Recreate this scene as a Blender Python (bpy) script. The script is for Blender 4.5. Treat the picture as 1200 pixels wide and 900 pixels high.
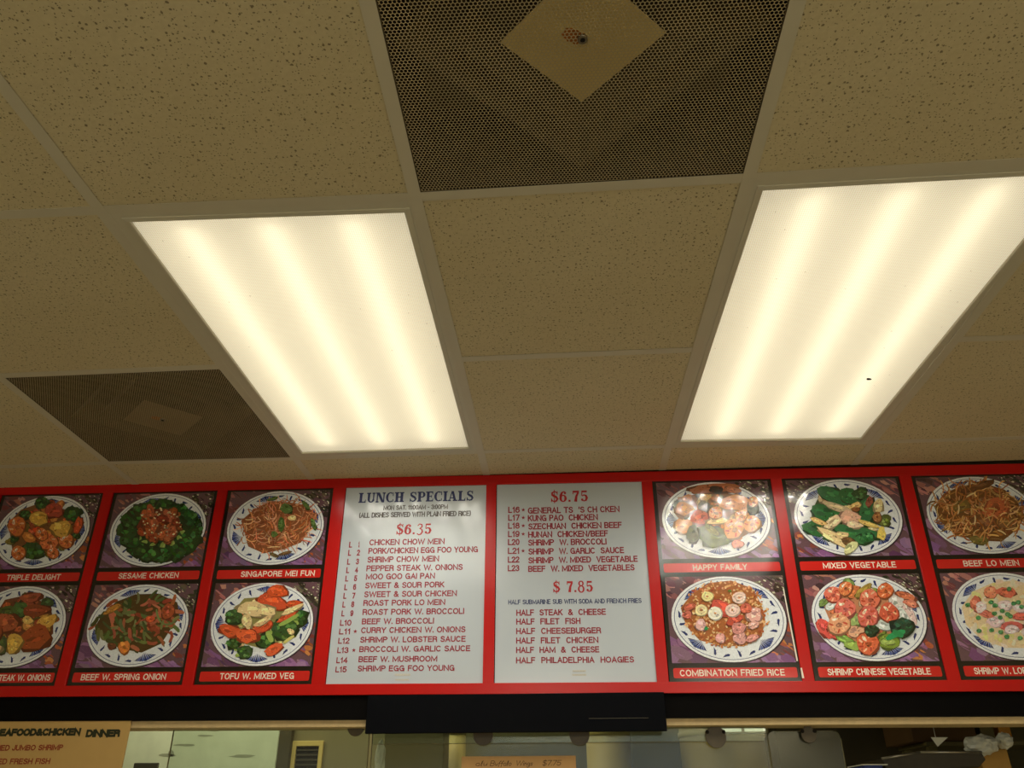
import bpy, bmesh, math, random
from mathutils import Vector, Matrix, Euler

for o in list(bpy.data.objects):
    bpy.data.objects.remove(o)
S = bpy.context.scene
COL = S.collection
F = 0.3048                      # one foot
H = 2.60                        # underside of the ceiling grid
PI = math.pi

# ------------------------------------------------------------------ camera
FPX, YAW, PITCH, ROLL = 944.46, -0.0639612, 0.4909949, -0.0035376
CAM = Vector((0.25018, -1.14550, H - 1.01877))
YB = 1.4086                     # face of the menu board
TILT = 0.006                    # the board hangs a hair lower at its right end

def cam_axes():
    cy, sy, cp, sp = math.cos(YAW), math.sin(YAW), math.cos(PITCH), math.sin(PITCH)
    f = Vector((sy * cp, cy * cp, sp)); r = Vector((cy, -sy, 0)); u = r.cross(f)
    cr, sr = math.cos(ROLL), math.sin(ROLL)
    return r * cr + u * sr, -r * sr + u * cr, f
CR, CU, CF = cam_axes()
cd = bpy.data.cameras.new('camera')
cam = bpy.data.objects.new('camera', cd); COL.objects.link(cam)
cd.sensor_fit = 'HORIZONTAL'; cd.sensor_width = 36.0; cd.lens = FPX / 1200 * 36.0
cd.clip_start = 0.02
cam.matrix_world = Matrix(((CR.x, CU.x, -CF.x, CAM.x), (CR.y, CU.y, -CF.y, CAM.y), (CR.z, CU.z, -CF.z, CAM.z), (0, 0, 0, 1)))
S.camera = cam

def ray(u, v):
    return CR * ((u - 600) / FPX) + CU * ((450 - v) / FPX) + CF
def at(u, v, Y):                # point of the upright plane y = Y that the photograph shows at (u, v)
    d = ray(u, v); return CAM + d * ((Y - CAM.y) / d.y)
def bp(u, v):                   # the same on the menu board, in the board's own X and Z (Z below the ceiling)
    p = at(u, v, YB); return p.x, p.z - H + TILT * p.x

# ------------------------------------------------------------------ world, light, exposure
S.view_settings.view_transform = 'Standard'; S.view_settings.look = 'None'
S.view_settings.exposure = 0.0; S.view_settings.gamma = 1.0; S.view_settings.use_curve_mapping = False
S.cycles.use_denoising = True
S.cycles.max_bounces = 8; S.cycles.diffuse_bounces = 4; S.cycles.transparent_max_bounces = 16
S.cycles.sample_clamp_indirect = 4.0
W = bpy.data.worlds.new('world'); S.world = W; W.use_nodes = True
W.node_tree.nodes['Background'].inputs[0].default_value = (0.6, 0.7, 0.9, 1)
W.node_tree.nodes['Background'].inputs[1].default_value = 0.05

LENS_GLOW = 0.12                # the acrylic of the ceiling lights
TUBE_GLOW = 2.6
ADDED_SPOT_WATTS = 0.21               # each of the 160 unseen spots added under one lens to brighten the board
def area(name, loc, rot, sx, sy, watts, col):
    d = bpy.data.lights.new(name, 'AREA'); d.shape = 'RECTANGLE'; d.size = sx; d.size_y = sy; d.energy = watts; d.color = col
    o = bpy.data.objects.new(name, d); COL.objects.link(o); o.location = loc; o.rotation_euler = rot
    return o
area('daylight_through_shop_window', (0.6, -5.02, 1.45), (PI / 2, 0, 0), 2.6, 1.7, 17, (0.72, 0.9, 1.0))
for lx in (0.1, 2.0):              # unseen fill lights added behind the camera, lifting the ceiling by floor bounce
    area('shop_fill_light', (lx, -4.75, H - 0.01), (0, 0, 0), 1.15, 0.55, 46, (1.0, 0.965, 0.86))
area('kitchen_fill_light', (-0.9, 1.95, H - 0.05), (0, 0, 0), 1.4, 0.4, 15, (1.0, 0.95, 0.70))  # unseen area light added to brighten the kitchen things

# ------------------------------------------------------------------ materials
def lin(c):
    c = c / 255.0
    return c / 12.92 if c <= 0.04045 else ((c + 0.055) / 1.055) ** 2.4
def rgb(r, g, b): return (lin(r), lin(g), lin(b), 1.0)
class N:                        # small node helper
    def __init__(s, name):
        s.m = bpy.data.materials.new(name); s.m.use_nodes = True; s.t = s.m.node_tree
        s.t.nodes.clear(); s.out = s.t.nodes.new('ShaderNodeOutputMaterial')
    def n(s, kind, **kw):
        nd = s.t.nodes.new(kind)
        for k, v in kw.items():
            if k in nd.bl_rna.properties.keys(): setattr(nd, k, v)
        return nd
    def l(s, a, b): s.t.links.new(a, b)
    def math(s, op, a, b=None, clamp=False):
        nd = s.t.nodes.new('ShaderNodeMath'); nd.operation = op; nd.use_clamp = clamp
        for i, x in enumerate((a, b)):
            if x is None: continue
            if isinstance(x, (int, float)): nd.inputs[i].default_value = x
            else: s.l(x, nd.inputs[i])
        return nd.outputs[0]
    def mix(s, fac, a, b):
        nd = s.t.nodes.new('ShaderNodeMix'); nd.data_type = 'RGBA'
        for i, x in ((0, fac), (6, a), (7, b)):
            if isinstance(x, (int, float)): nd.inputs[i].default_value = x
            elif isinstance(x, tuple): nd.inputs[i].default_value = x
            else: s.l(x, nd.inputs[i])
        return nd.outputs[2]
    def pr(s, **kw):
        nd = s.t.nodes.new('ShaderNodeBsdfPrincipled')
        for k, v in kw.items():
            i = nd.inputs[k.replace('_', ' ')]
            if hasattr(v, 'is_output'): s.l(v, i)
            else: i.default_value = v
        return nd
    def done(s, sh):
        s.l(sh, s.out.inputs[0]); return s.m

def plain(name, col, rough=0.5, metal=0.0, noise=0.08, scale=40.0, ior=1.45, coat=0.0, bump=0.0):
    k = N(name); tc = k.n('ShaderNodeTexCoord'); nz = k.n('ShaderNodeTexNoise')
    nz.inputs['Scale'].default_value = scale; nz.inputs['Detail'].default_value = 4
    k.l(tc.outputs['Object'], nz.inputs['Vector'])
    d = tuple(c * (1 - noise * 2) for c in col[:3]) + (1,)
    b = tuple(min(1, c * (1 + noise)) for c in col[:3]) + (1,)
    p = k.pr(Base_Color=k.mix(nz.outputs[0], d, b), Roughness=rough, Metallic=metal, IOR=ior, Coat_Weight=coat, Coat_Roughness=0.04)
    if bump:
        bm = k.n('ShaderNodeBump'); bm.inputs['Strength'].default_value = bump; bm.inputs['Distance'].default_value = 0.002
        k.l(nz.outputs[0], bm.inputs['Height']); k.l(bm.outputs[0], p.inputs['Normal'])
    return k.done(p.outputs[0])

def tile_material():
    k = N('fissured mineral tile'); tc = k.n('ShaderNodeTexCoord')
    nz = k.n('ShaderNodeTexNoise'); nz.inputs['Scale'].default_value = 130; nz.inputs['Detail'].default_value = 5
    k.l(tc.outputs['Object'], nz.inputs['Vector'])
    wob = k.n('ShaderNodeVectorMath', operation='MULTIPLY_ADD')
    wob.inputs[1].default_value = (0.006,) * 3
    k.l(nz.outputs['Color'], wob.inputs[0]); k.l(tc.outputs['Object'], wob.inputs[2])
    spots = None
    for sc, rmin, rmax, keep in ((84.0, 0.06, 0.19, 0.5), (170.0, 0.08, 0.2, 0.4)):
        v = k.n('ShaderNodeTexVoronoi'); v.inputs['Scale'].default_value = sc
        v.voronoi_dimensions = '2D'
        k.l(wob.outputs[0], v.inputs['Vector'])
        sep = k.n('ShaderNodeSeparateColor'); k.l(v.outputs['Color'], sep.inputs[0])
        rad = k.math('MULTIPLY_ADD', sep.outputs[0], rmax - rmin); rad.node.inputs[2].default_value = rmin
        on = k.math('LESS_THAN', sep.outputs[1], keep)
        hit = k.math('MULTIPLY', k.math('LESS_THAN', v.outputs['Distance'], rad), on)
        spots = hit if spots is None else k.math('MAXIMUM', spots, hit)
    big = k.n('ShaderNodeTexNoise'); big.inputs['Scale'].default_value = 2.2; k.l(tc.outputs['Object'], big.inputs['Vector'])
    base = k.mix(big.outputs[0], rgb(214, 200, 160), rgb(230, 219, 186))
    fine = k.mix(k.math('MULTIPLY', nz.outputs[0], 0.5), base, rgb(186, 170, 128))
    p = k.pr(Base_Color=k.mix(k.math('MULTIPLY', spots, 0.7), fine, rgb(84, 66, 36)), Roughness=0.9)
    bm = k.n('ShaderNodeBump'); bm.inputs['Strength'].default_value = 0.5; bm.inputs['Distance'].default_value = 0.002
    k.l(k.math('SUBTRACT', nz.outputs[0], spots), bm.inputs['Height']); k.l(bm.outputs[0], p.inputs['Normal'])
    return k.done(p.outputs[0])

def perforated_material():
    k = N('perforated white steel'); tc = k.n('ShaderNodeTexCoord'); sp = k.n('ShaderNodeSeparateXYZ')
    k.l(tc.outputs['Object'], sp.inputs[0])
    s = 0.00635; t = s * math.sqrt(3)
    def cell(x0, y0):
        a = k.math('SUBTRACT', k.math('FRACT', k.math('ADD', k.math('DIVIDE', sp.outputs[0], s), 100 + x0)), 0.5)
        b = k.math('SUBTRACT', k.math('FRACT', k.math('ADD', k.math('DIVIDE', sp.outputs[1], t), 100 + y0)), 0.5)
        b = k.math('MULTIPLY', b, t / s)
        return k.math('ADD', k.math('MULTIPLY', a, a), k.math('MULTIPLY', b, b))
    d = k.math('MINIMUM', cell(0, 0), cell(0.5, 0.5))
    hole = k.math('LESS_THAN', d, 0.405 ** 2)
    nz = k.n('ShaderNodeTexNoise'); nz.inputs['Scale'].default_value = 9; k.l(tc.outputs['Object'], nz.inputs['Vector'])
    p = k.pr(Base_Color=k.mix(nz.outputs[0], rgb(172, 156, 118), rgb(196, 180, 142)), Roughness=0.55)
    tr = k.n('ShaderNodeBsdfTransparent'); mx = k.n('ShaderNodeMixShader')
    k.l(hole, mx.inputs[0]); k.l(p.outputs[0], mx.inputs[1]); k.l(tr.outputs[0], mx.inputs[2])
    return k.done(mx.outputs[0])

def lens_material():
    k = N('prismatic acrylic lens'); tc = k.n('ShaderNodeTexCoord'); sp = k.n('ShaderNodeSeparateXYZ')
    k.l(tc.outputs['Object'], sp.inputs[0])
    a = k.math('SINE', k.math('MULTIPLY', k.math('ADD', sp.outputs[0], sp.outputs[1]), 2 * PI / 0.0085))
    b = k.math('SINE', k.math('MULTIPLY', k.math('SUBTRACT', sp.outputs[0], sp.outputs[1]), 2 * PI / 0.0085))
    pat = k.math('MULTIPLY', a, b)
    v = k.n('ShaderNodeTexVoronoi'); v.inputs['Scale'].default_value = 22; k.l(tc.outputs['Object'], v.inputs['Vector'])
    speck = k.math('LESS_THAN', v.outputs['Distance'], 0.04)
    g = k.math('MULTIPLY_ADD', pat, 0.2); g.node.inputs[2].default_value = 0.90
    g = k.math('MULTIPLY', g, k.math('SUBTRACT', 1.0, k.math('MULTIPLY', speck, 0.3)))
    cr = k.n('ShaderNodeCombineColor')
    for i, c in enumerate((1.0, 0.965, 0.88)): k.l(k.math('MULTIPLY', g, c), cr.inputs[i])
    tl = k.n('ShaderNodeBsdfTranslucent'); k.l(cr.outputs[0], tl.inputs[0])
    gl = k.n('ShaderNodeBsdfGlossy'); gl.inputs['Roughness'].default_value = 0.3
    m = k.n('ShaderNodeMixShader'); m.inputs[0].default_value = 0.03
    k.l(tl.outputs[0], m.inputs[1]); k.l(gl.outputs[0], m.inputs[2])
    em = k.n('ShaderNodeEmission'); em.inputs[1].default_value = LENS_GLOW; k.l(cr.outputs[0], em.inputs[0])
    ad = k.n('ShaderNodeAddShader'); k.l(m.outputs[0], ad.inputs[0]); k.l(em.outputs[0], ad.inputs[1])
    return k.done(ad.outputs[0])

def glow(name, col, st):
    k = N(name); e = k.n('ShaderNodeEmission'); e.inputs[0].default_value = col; e.inputs[1].default_value = st
    return k.done(e.outputs[0])

def print_material():
    k = N('glossy photo print'); a = k.n('ShaderNodeAttribute'); a.attribute_name = 'Col'
    tc = k.n('ShaderNodeTexCoord'); nz = k.n('ShaderNodeTexNoise'); nz.inputs['Scale'].default_value = 260
    k.l(tc.outputs['Object'], nz.inputs['Vector'])
    hs = k.n('ShaderNodeHueSaturation'); k.l(a.outputs['Color'], hs.inputs['Color'])
    k.l(k.math('MULTIPLY_ADD', nz.outputs[0], 0.5), hs.inputs['Value'])
    hs.inputs['Value'].links[0].from_node.inputs[2].default_value = 0.75
    p = k.pr(Base_Color=hs.outputs[0], Roughness=0.115, IOR=1.85)
    return k.done(p.outputs[0])

def acrylic():
    k = N('clear acrylic'); t = k.n('ShaderNodeBsdfTransparent'); t.inputs[0].default_value = (0.86, 0.9, 0.86, 1)
    g = k.n('ShaderNodeBsdfGlossy'); g.inputs['Roughness'].default_value = 0.08
    d = k.n('ShaderNodeBsdfDiffuse'); d.inputs[0].default_value = (0.7, 0.72, 0.66, 1)
    m = k.n('ShaderNodeMixShader'); m.inputs[0].default_value = 0.022; k.l(t.outputs[0], m.inputs[1]); k.l(g.outputs[0], m.inputs[2])
    m2 = k.n('ShaderNodeMixShader'); m2.inputs[0].default_value = 0.03; k.l(m.outputs[0], m2.inputs[1]); k.l(d.outputs[0], m2.inputs[2])
    return k.done(m2.outputs[0])

MT = dict(
    tile=tile_material(), perf=perforated_material(), lens=lens_material(), photo=print_material(), clear=acrylic(),
    tube=glow('fluorescent tube', (1.0, 0.93, 0.72, 1), TUBE_GLOW),
    striplight=glow('kitchen strip lamp', (1.0, 0.95, 0.7, 1), 0.9),
    grid=plain('painted grid steel', rgb(212, 205, 184), 0.55, noise=0.04, scale=12),
    flange=plain('white fixture steel', rgb(212, 206, 186), 0.45, noise=0.03, scale=12),
    white=plain('white enamel inside', rgb(235, 232, 220), 0.6, noise=0.02),
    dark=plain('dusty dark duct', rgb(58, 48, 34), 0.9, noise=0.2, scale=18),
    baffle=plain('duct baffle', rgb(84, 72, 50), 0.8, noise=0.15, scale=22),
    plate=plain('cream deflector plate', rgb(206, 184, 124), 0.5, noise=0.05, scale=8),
    plate_dark=plain('darker deflector plate', rgb(122, 106, 76), 0.6, noise=0.1, scale=12),  # the plate in a darker tone, for the left vent
    rust=plain('rust', rgb(176, 104, 44), 0.9, noise=0.2, scale=90),
    screw=plain('screw steel', rgb(150, 140, 120), 0.35, 0.9),
    hole=plain('black hole', rgb(20, 15, 10), 0.9),
    red=plain('red painted frame', rgb(190, 24, 21), 0.22, noise=0.03, scale=25, ior=1.38),
    black=plain('black card', rgb(26, 22, 19), 0.12, noise=0.1, ior=1.7),
    caption=plain('red caption strip', rgb(206, 34, 30), 0.12, noise=0.03, ior=1.7),
    panel=plain('white sign acrylic', rgb(190, 198, 206), 0.16, noise=0.012, scale=6, ior=1.6),
    letter_white=plain('white vinyl letters', rgb(240, 228, 212), 0.4, noise=0.02),
    letter_red=plain('dark red vinyl letters', rgb(150, 24, 44), 0.4, noise=0.05),
    letter_scarlet=plain('scarlet vinyl numerals', rgb(178, 28, 36), 0.4, noise=0.05),
    letter_navy=plain('navy vinyl letters', rgb(30, 40, 96), 0.4, noise=0.05),
    letter_grey=plain('grey print', rgb(96, 92, 92), 0.5, noise=0.05),
    faint=plain('faint union stamp', rgb(196, 192, 182), 0.4, noise=0.1, scale=300),
    fascia=plain('black painted fascia', rgb(12, 10, 9), 0.8, noise=0.15, scale=15, ior=1.15),
    header=plain('black header board', rgb(9, 10, 14), 0.7, noise=0.1, ior=1.15),
    casing=plain('cream wood casing', rgb(228, 200, 148), 0.6, noise=0.1, scale=60),
    wallpaint=plain('cream wall paint', rgb(220, 208, 176), 0.8, noise=0.04, scale=5),
    floor=plain('tan floor tile', rgb(196, 186, 156), 0.6, noise=0.1, scale=9),
    poster=plain('tan poster board', rgb(196, 160, 96), 0.5, noise=0.04, scale=20),
    note=plain('tan note paper', rgb(205, 160, 104), 0.8, noise=0.05, scale=50),
    ink=plain('brown pen ink', rgb(66, 40, 24), 0.8),
    ink_dark=plain('dark green black print', rgb(40, 44, 24), 0.5),
    ink_red=plain('rust red print', rgb(150, 60, 34), 0.5),
    sheet=plain('stained white board', rgb(206, 214, 182), 0.6, noise=0.12, scale=14),
    stain=plain('grey green smudge', rgb(150, 155, 128), 0.8, noise=0.2, scale=60),
    tape=plain('dark tape', rgb(58, 56, 44), 0.5),
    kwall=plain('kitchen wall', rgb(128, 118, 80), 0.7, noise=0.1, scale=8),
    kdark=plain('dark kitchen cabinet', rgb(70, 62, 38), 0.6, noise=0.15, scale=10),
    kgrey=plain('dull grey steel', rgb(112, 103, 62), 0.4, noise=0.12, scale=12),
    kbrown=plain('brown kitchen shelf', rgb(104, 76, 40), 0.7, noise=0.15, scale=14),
    cream=plain('cream enamel', rgb(206, 180, 104), 0.5, noise=0.06, scale=10),
    clip=plain('brown plastic disc', rgb(88, 77, 56), 0.45, noise=0.12, scale=60),
    bag=plain('white plastic bag', rgb(246, 244, 226), 0.35, noise=0.05, bump=0.6, scale=30),
    steel=plain('stainless steel', rgb(190, 184, 166), 0.3, 0.8, noise=0.08),
    pan=plain('dark baking pan', rgb(64, 56, 40), 0.5, noise=0.15),
    blue=plain('blue carton', rgb(44, 64, 140), 0.5, noise=0.05),
    tan=plain('tan carton', rgb(196, 150, 72), 0.7, noise=0.08),
    orange=plain('orange carton', rgb(214, 150, 60), 0.7, noise=0.08),
)

# ------------------------------------------------------------------ mesh helpers
class MB:
    def __init__(s): s.v = []; s.f = []; s.mi = []; s.sm = []
    def add(s, vs, fs, mi=0, smooth=False):
        b = len(s.v); s.v += [tuple(p) for p in vs]
        for f in fs: s.f.append([i + b for i in f]); s.mi.append(mi); s.sm.append(smooth)
    def box(s, x0, x1, y0, y1, z0, z1, mi=0):
        s.hexa([(x0, y0), (x1, y0), (x1, y1), (x0, y1)], z0, z1, mi)
    def hexa(s, q, z0, z1, mi=0):               # a plan polygon pulled up from z0 to z1
        n = len(q)
        a = sum(q[i][0] * q[(i + 1) % n][1] - q[(i + 1) % n][0] * q[i][1] for i in range(n))
        if a < 0: q = q[::-1]
        s.add([(x, y, z0) for x, y in q] + [(x, y, z1) for x, y in q],
              [list(range(n))[::-1], list(range(n, 2 * n))] + [[i, (i + 1) % n, n + (i + 1) % n, n + i] for i in range(n)], mi)
    def slab(s, q, y0, y1, mi=0):               # an upright polygon (x, z) with its face at y0 and its back at y1
        n = len(q)
        a = sum(q[i][0] * q[(i + 1) % n][1] - q[(i + 1) % n][0] * q[i][1] for i in range(n))
        if a < 0: q = q[::-1]
        s.add([(x, y0, z) for x, z in q] + [(x, y1, z) for x, z in q],
              [list(range(n)), list(range(n, 2 * n))[::-1]] + [[(i + 1) % n, i, n + i, n + (i + 1) % n] for i in range(n)], mi)
    def tube(s, p, q, r, n=16, mi=0, r2=None):
        p, q = Vector(p), Vector(q); d = (q - p).normalized(); r2 = r if r2 is None else r2
        a = d.orthogonal().normalized(); b = d.cross(a)
        ring = lambda c, rr: [c + (a * math.cos(t) + b * math.sin(t)) * rr for t in [2 * PI * i / n for i in range(n)]]
        bb = len(s.v)
        s.add(ring(p, r) + ring(q, r2), [], mi)
        for i in range(n):
            j = (i + 1) % n; s.f.append([bb + i, bb + j, bb + n + j, bb + n + i]); s.mi.append(mi); s.sm.append(True)
        for f in (list(range(n))[::-1], list(range(n, 2 * n))): s.f.append([bb + i for i in f]); s.mi.append(mi); s.sm.append(False)
    def build(s, name, mats, parent=None, loc=(0, 0, 0), bevel=0.0):
        me = bpy.data.meshes.new(name); me.from_pydata(s.v, [], s.f); me.update()
        for m in (mats if isinstance(mats, (list, tuple)) else [mats]): me.materials.append(MT[m] if isinstance(m, str) else m)
        for p, i, sm in zip(me.polygons, s.mi, s.sm): p.material_index = i; p.use_smooth = sm
        o = bpy.data.objects.new(name, me); COL.objects.link(o); o.location = loc
        if parent: o.parent = parent
        if bevel:
            b = o.modifiers.new('bevel', 'BEVEL'); b.width = bevel; b.segments = 2; b.limit_method = 'ANGLE'
        return o

def empty(name, loc, rot=(0, 0, 0)):
    o = bpy.data.objects.new(name, None); COL.objects.link(o); o.location = loc; o.rotation_euler = rot; o.empty_display_size = 0.05
    return o
def tag(o, label, cat, group=None, kind=None):
    o['label'] = label; o['category'] = cat
    if group: o['group'] = group
    if kind: o['kind'] = kind
    return o
def struct(o): o['kind'] = 'structure'; return o
def on_board(name, X, Z, dy=0.0):            # an Empty at board coordinates X, Z
    return empty(name, (X, YB + dy, H + Z - TILT * X), (0, TILT, 0))

def arc_pts(cx, cz, rx, rz, a0, a1, n=10):
    return [(cx + rx * math.cos(math.radians(a0 + (a1 - a0) * k / n)), cz + rz * math.sin(math.radians(a0 + (a1 - a0) * k / n))) for k in range(n + 1)]
def sans_glyph(c):
    """centre lines of a plain grotesque capital, one unit tall, and its width"""
    A = arc_pts
    e = {'A': ([[(0, 0), (.33, 1), (.66, 0)], [(.11, .32), (.55, .32)]], .66),
         'B': ([[(0, 0), (0, 1), (.3, 1)] + A(.32, .76, .24, .24, 90, -90) + [(0, .52)], [(.3, .52)] + A(.33, .26, .26, .26, 90, -90) + [(0, 0)]], .6),
         'C': ([A(.34, .5, .34, .5, 48, 312, 18)], .66), 'D': ([[(0, 0), (0, 1), (.25, 1)] + A(.27, .5, .37, .5, 90, -90, 14) + [(0, 0)]], .64),
         'E': ([[(.52, 1), (0, 1), (0, 0), (.54, 0)], [(0, .52), (.48, .52)]], .54), 'F': ([[(.5, 1), (0, 1), (0, 0)], [(0, .52), (.44, .52)]], .5),
         'G': ([A(.34, .5, .34, .5, 48, 340, 18) + [(.66, .46), (.38, .46)], [(.66, .4), (.66, 0)]], .68), 'H': ([[(0, 0), (0, 1)], [(.6, 0), (.6, 1)], [(0, .52), (.6, .52)]], .6),
         'I': ([[(0, 0), (0, 1)]], 0.0), 'J': ([[(.42, 1), (.42, .25)] + A(.21, .22, .21, .22, 0, -180)], .42), 'K': ([[(0, 0), (0, 1)], [(.56, 1), (0, .4)], [(.2, .6), (.6, 0)]], .6),
         'L': ([[(0, 1), (0, 0), (.48, 0)]], .48), 'M': ([[(0, 0), (0, 1), (.43, .12), (.86, 1), (.86, 0)]], .86), 'N': ([[(0, 0), (0, 1), (.66, 0), (.66, 1)]], .66),
         'O': ([A(.36, .5, .36, .5, 0, 360, 22)], .72), 'P': ([[(0, 0), (0, 1), (.3, 1)] + A(.32, .74, .25, .26, 90, -90) + [(0, .48)]], .57),
         'R': ([[(0, 0), (0, 1), (.3, 1)] + A(.32, .76, .24, .24, 90, -90) + [(0, .52)], [(.34, .52), (.56, .38), (.58, 0)]], .58),
         'S': ([A(.3, .75, .26, .25, 25, 180, 8) + [(.08, .62), (.3, .52), (.52, .42)] + A(.3, .25, .28, .25, 15, -160, 10)], .58),
         'T': ([[(0, 1), (.6, 1)], [(.3, 1), (.3, 0)]], .6), 'U': ([[(0, 1), (0, .32)] + A(.3, .3, .3, .3, 180, 360, 12) + [(.6, 1)]], .6),
         'V': ([[(0, 1), (.32, 0), (.64, 1)]], .64), 'W': ([[(0, 1), (.27, 0), (.54, .95), (.81, 0), (1.08, 1)]], 1.08), 'X': ([[(0, 0), (.6, 1)], [(0, 1), (.6, 0)]], .6),
         'Y': ([[(0, 1), (.31, .45), (.62, 1)], [(.31, .45), (.31, 0)]], .62), 'Z': ([[(0, 1), (.56, 1), (0, 0), (.58, 0)]], .58),
         '0': ([A(.27, .5, .27, .5, 0, 360, 20)], .54), '1': ([[(0, .76), (.18, 1), (.18, 0)]], .24), '2': ([A(.27, .73, .26, .27, 165, -20, 10) + [(0, 0), (.54, 0)]], .54),
         '3': ([A(.26, .75, .24, .25, 160, -80, 10), A(.26, .27, .27, .27, 85, -165, 12)], .54), '4': ([[(.42, 0), (.42, 1), (0, .3), (.56, .3)]], .56),
         '5': ([[(.5, 1), (.08, 1), (.04, .52)] + A(.26, .32, .27, .32, 130, -160, 12)], .54), '6': ([A(.27, .32, .27, .32, 0, 360, 16), [(0, .36), (.04, .72)] + A(.29, .74, .24, .26, 160, 30, 6)], .54),
         '7': ([[(0, 1), (.52, 1), (.18, 0)]], .52), '8': ([A(.27, .76, .22, .24, 0, 360, 16), A(.27, .27, .27, .27, 0, 360, 18)], .54), '9': ([A(.27, .68, .27, .32, 0, 360, 16), [(.54, .64), (.5, .28)] + A(.25, .26, .24, .26, -20, -150, 6)], .54),
         '&': ([[(.66, 0), (.14, .7)] + A(.28, .8, .17, .2, 190, -10, 10) + [(.1, .42)] + A(.25, .24, .25, .24, 150, 300, 8) + [(.6, .4)]], .66),
         '$': ([A(.3, .75, .26, .25, 25, 180, 8) + [(.08, .62), (.3, .52), (.52, .42)] + A(.3, .25, .28, .25, 15, -160, 10), [(.3, -.1), (.3, 1.1)]], .58),
         '.': ([[(0, 0), (0, .06)]], 0.0), '-': ([[(0, .42), (.26, .42)]], .26), ':': ([[(0, .1), (0, .16)], [(0, .62), (0, .68)]], 0.0), '(': ([A(.3, .5, .3, .7, 130, 230, 8)], .14), ')': ([A(-.16, .5, .3, .7, 50, -50, 8)], .14),
         '/': ([[(0, 0), (.34, 1)]], .34), "'": ([[(.03, 1), (0, .74)]], .03), ' ': ([], .22),
         '*': ([[(.02, .5), (.34, .5)], [(.1, .76), (.26, .24)], [(.26, .76), (.1, .24)]], .36),
         'u': ([[(0, .6), (.04, .1), (.2, .05), (.34, .3), (.36, .6), (.36, .05)]], .4), 'a': ([A(.2, .28, .2, .27, 40, 330, 12) + [(.4, .5), (.4, .02)]], .42), 'l': ([[(0, 0), (.1, .6), (.12, 1), (.03, .9), (.02, .1), (.12, 0)]], .14),
         'f': ([[(.1, -.2), (.12, .7), (.26, 1), (.3, .85)], [(0, .5), (.26, .52)]], .28), 'o': ([A(.2, .28, .2, .27, 0, 360, 14)], .4), 'i': ([[(0, .55), (.02, 0)], [(.02, .8), (.03, .86)]], .05), 'n': ([[(0, .55), (.02, 0)], [(.02, .35), (.2, .56), (.3, .4), (.32, 0)]], .34),
         'g': ([A(.2, .28, .19, .26, 40, 340, 12), [(.4, .5), (.4, -.25), (.2, -.38), (.02, -.25)]], .42), 's': ([[(.3, .5), (.1, .52), (.06, .38), (.28, .2), (.24, .02), (0, .06)]], .32)}
    return e.get(c, ([], .3))
def text_mb(mb, txt, x0, x1, zb, cap, y, weight=0.15, shear=0.0, gap=0.24, th=0.0004):
    """a line of letters from x0 to x1, standing on zb, cap tall, facing -y; weight is the stroke in cap heights"""
    x = 0.0; runs = []
    for c in txt:
        st, w = sans_glyph(c)
        runs += [[(px + x, pz) for px, pz in s_] for s_ in st]; x += w + gap
    wd = weight * cap; kx = (x1 - x0 - wd) / (x - gap); kz = cap - wd
    for rk, r in enumerate(runs):
        th_ = th + (rk % 9) * 3e-5
        P = [Vector((x0 + wd / 2 + px * kx + pz * kz * shear, zb + wd / 2 + pz * kz)) for px, pz in r]
        n = len(P); closed = (P[0] - P[-1]).length < 1e-6
        L, R = [], []
        for k in range(n):
            a = P[k - 1] if k else (P[-2] if closed else P[0]); b = P[k + 1] if k < n - 1 else (P[1] if closed else P[-1])
            d0 = (P[k] - a); d1 = (b - P[k]); d0 = d0.normalized() if d0.length > 1e-9 else d1.normalized(); d1 = d1.normalized() if d1.length > 1e-9 else d0
            n0 = Vector((-d0.y, d0.x)); n1 = Vector((-d1.y, d1.x)); m = (n0 + n1)
            m = m.normalized() if m.length > 1e-6 else n0
            e = wd / 2 / max(0.45, m.dot(n0)); q = P[k]
            if not closed and k == 0: q = q - d1 * wd / 2
            if not closed and k == n - 1: q = q + d0 * wd / 2
            L.append(q + m * e); R.append(q - m * e)
        for k in range(n - 1):
            yy = y - th_ - k * 6e-6
            mb.add([(p.x, yy, p.y) for p in (R[k], R[k + 1], L[k + 1], L[k])], [[0, 1, 2, 3]])

# ------------------------------------------------------------------ the room
mb = MB(); mb.box(-3.6, 3.6, -5.2, 4.4, -0.1, 0.0); struct(mb.build('floor', 'floor'))
mb = MB(); mb.box(-3.7, -3.6, -5.2, 4.4, 0, H + 0.4); struct(mb.build('wall_left', 'wallpaint'))
mb = MB(); mb.box(3.6, 3.7, -5.2, 4.4, 0, H + 0.4); struct(mb.build('wall_right', 'wallpaint'))
mb = MB()
mb.box(-3.6, 3.6, -5.2, -5.1, 0, 0.55); mb.box(-3.6, 3.6, -5.2, -5.1, 2.35, H + 0.4)
mb.box(-3.6, -0.8, -5.2, -5.1, 0.55, 2.35); mb.box(2.0, 3.6, -5.2, -5.1, 0.55, 2.35)
struct(mb.build('wall_rear', 'wallpaint'))
mb = MB()
for x in (-0.8, 0.57, 1.94): mb.box(x, x + 0.06, -5.18, -5.12, 0.55, 2.35)
for z in (0.55, 2.29): mb.box(-0.8, 2.0, -5.18, -5.12, z, z + 0.06)
struct(mb.build('window_1', 'grid'))
# the counter wall: solid above (behind the board) and below the serving hatch
YW = YB + 0.030
mb = MB()
mb.box(-3.6, 3.6, YW, YW + 0.10, H - 0.776, H + 0.4); mb.box(-3.6, 3.6, YW, YW + 0.10, 0, 1.02)
mb.box(-3.6, -2.6, YW, YW + 0.10, 1.02, H - 0.776); mb.box(2.6, 3.6, YW, YW + 0.10, 1.02, H - 0.776)
struct(mb.build('wall_front', 'kdark'))
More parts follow.
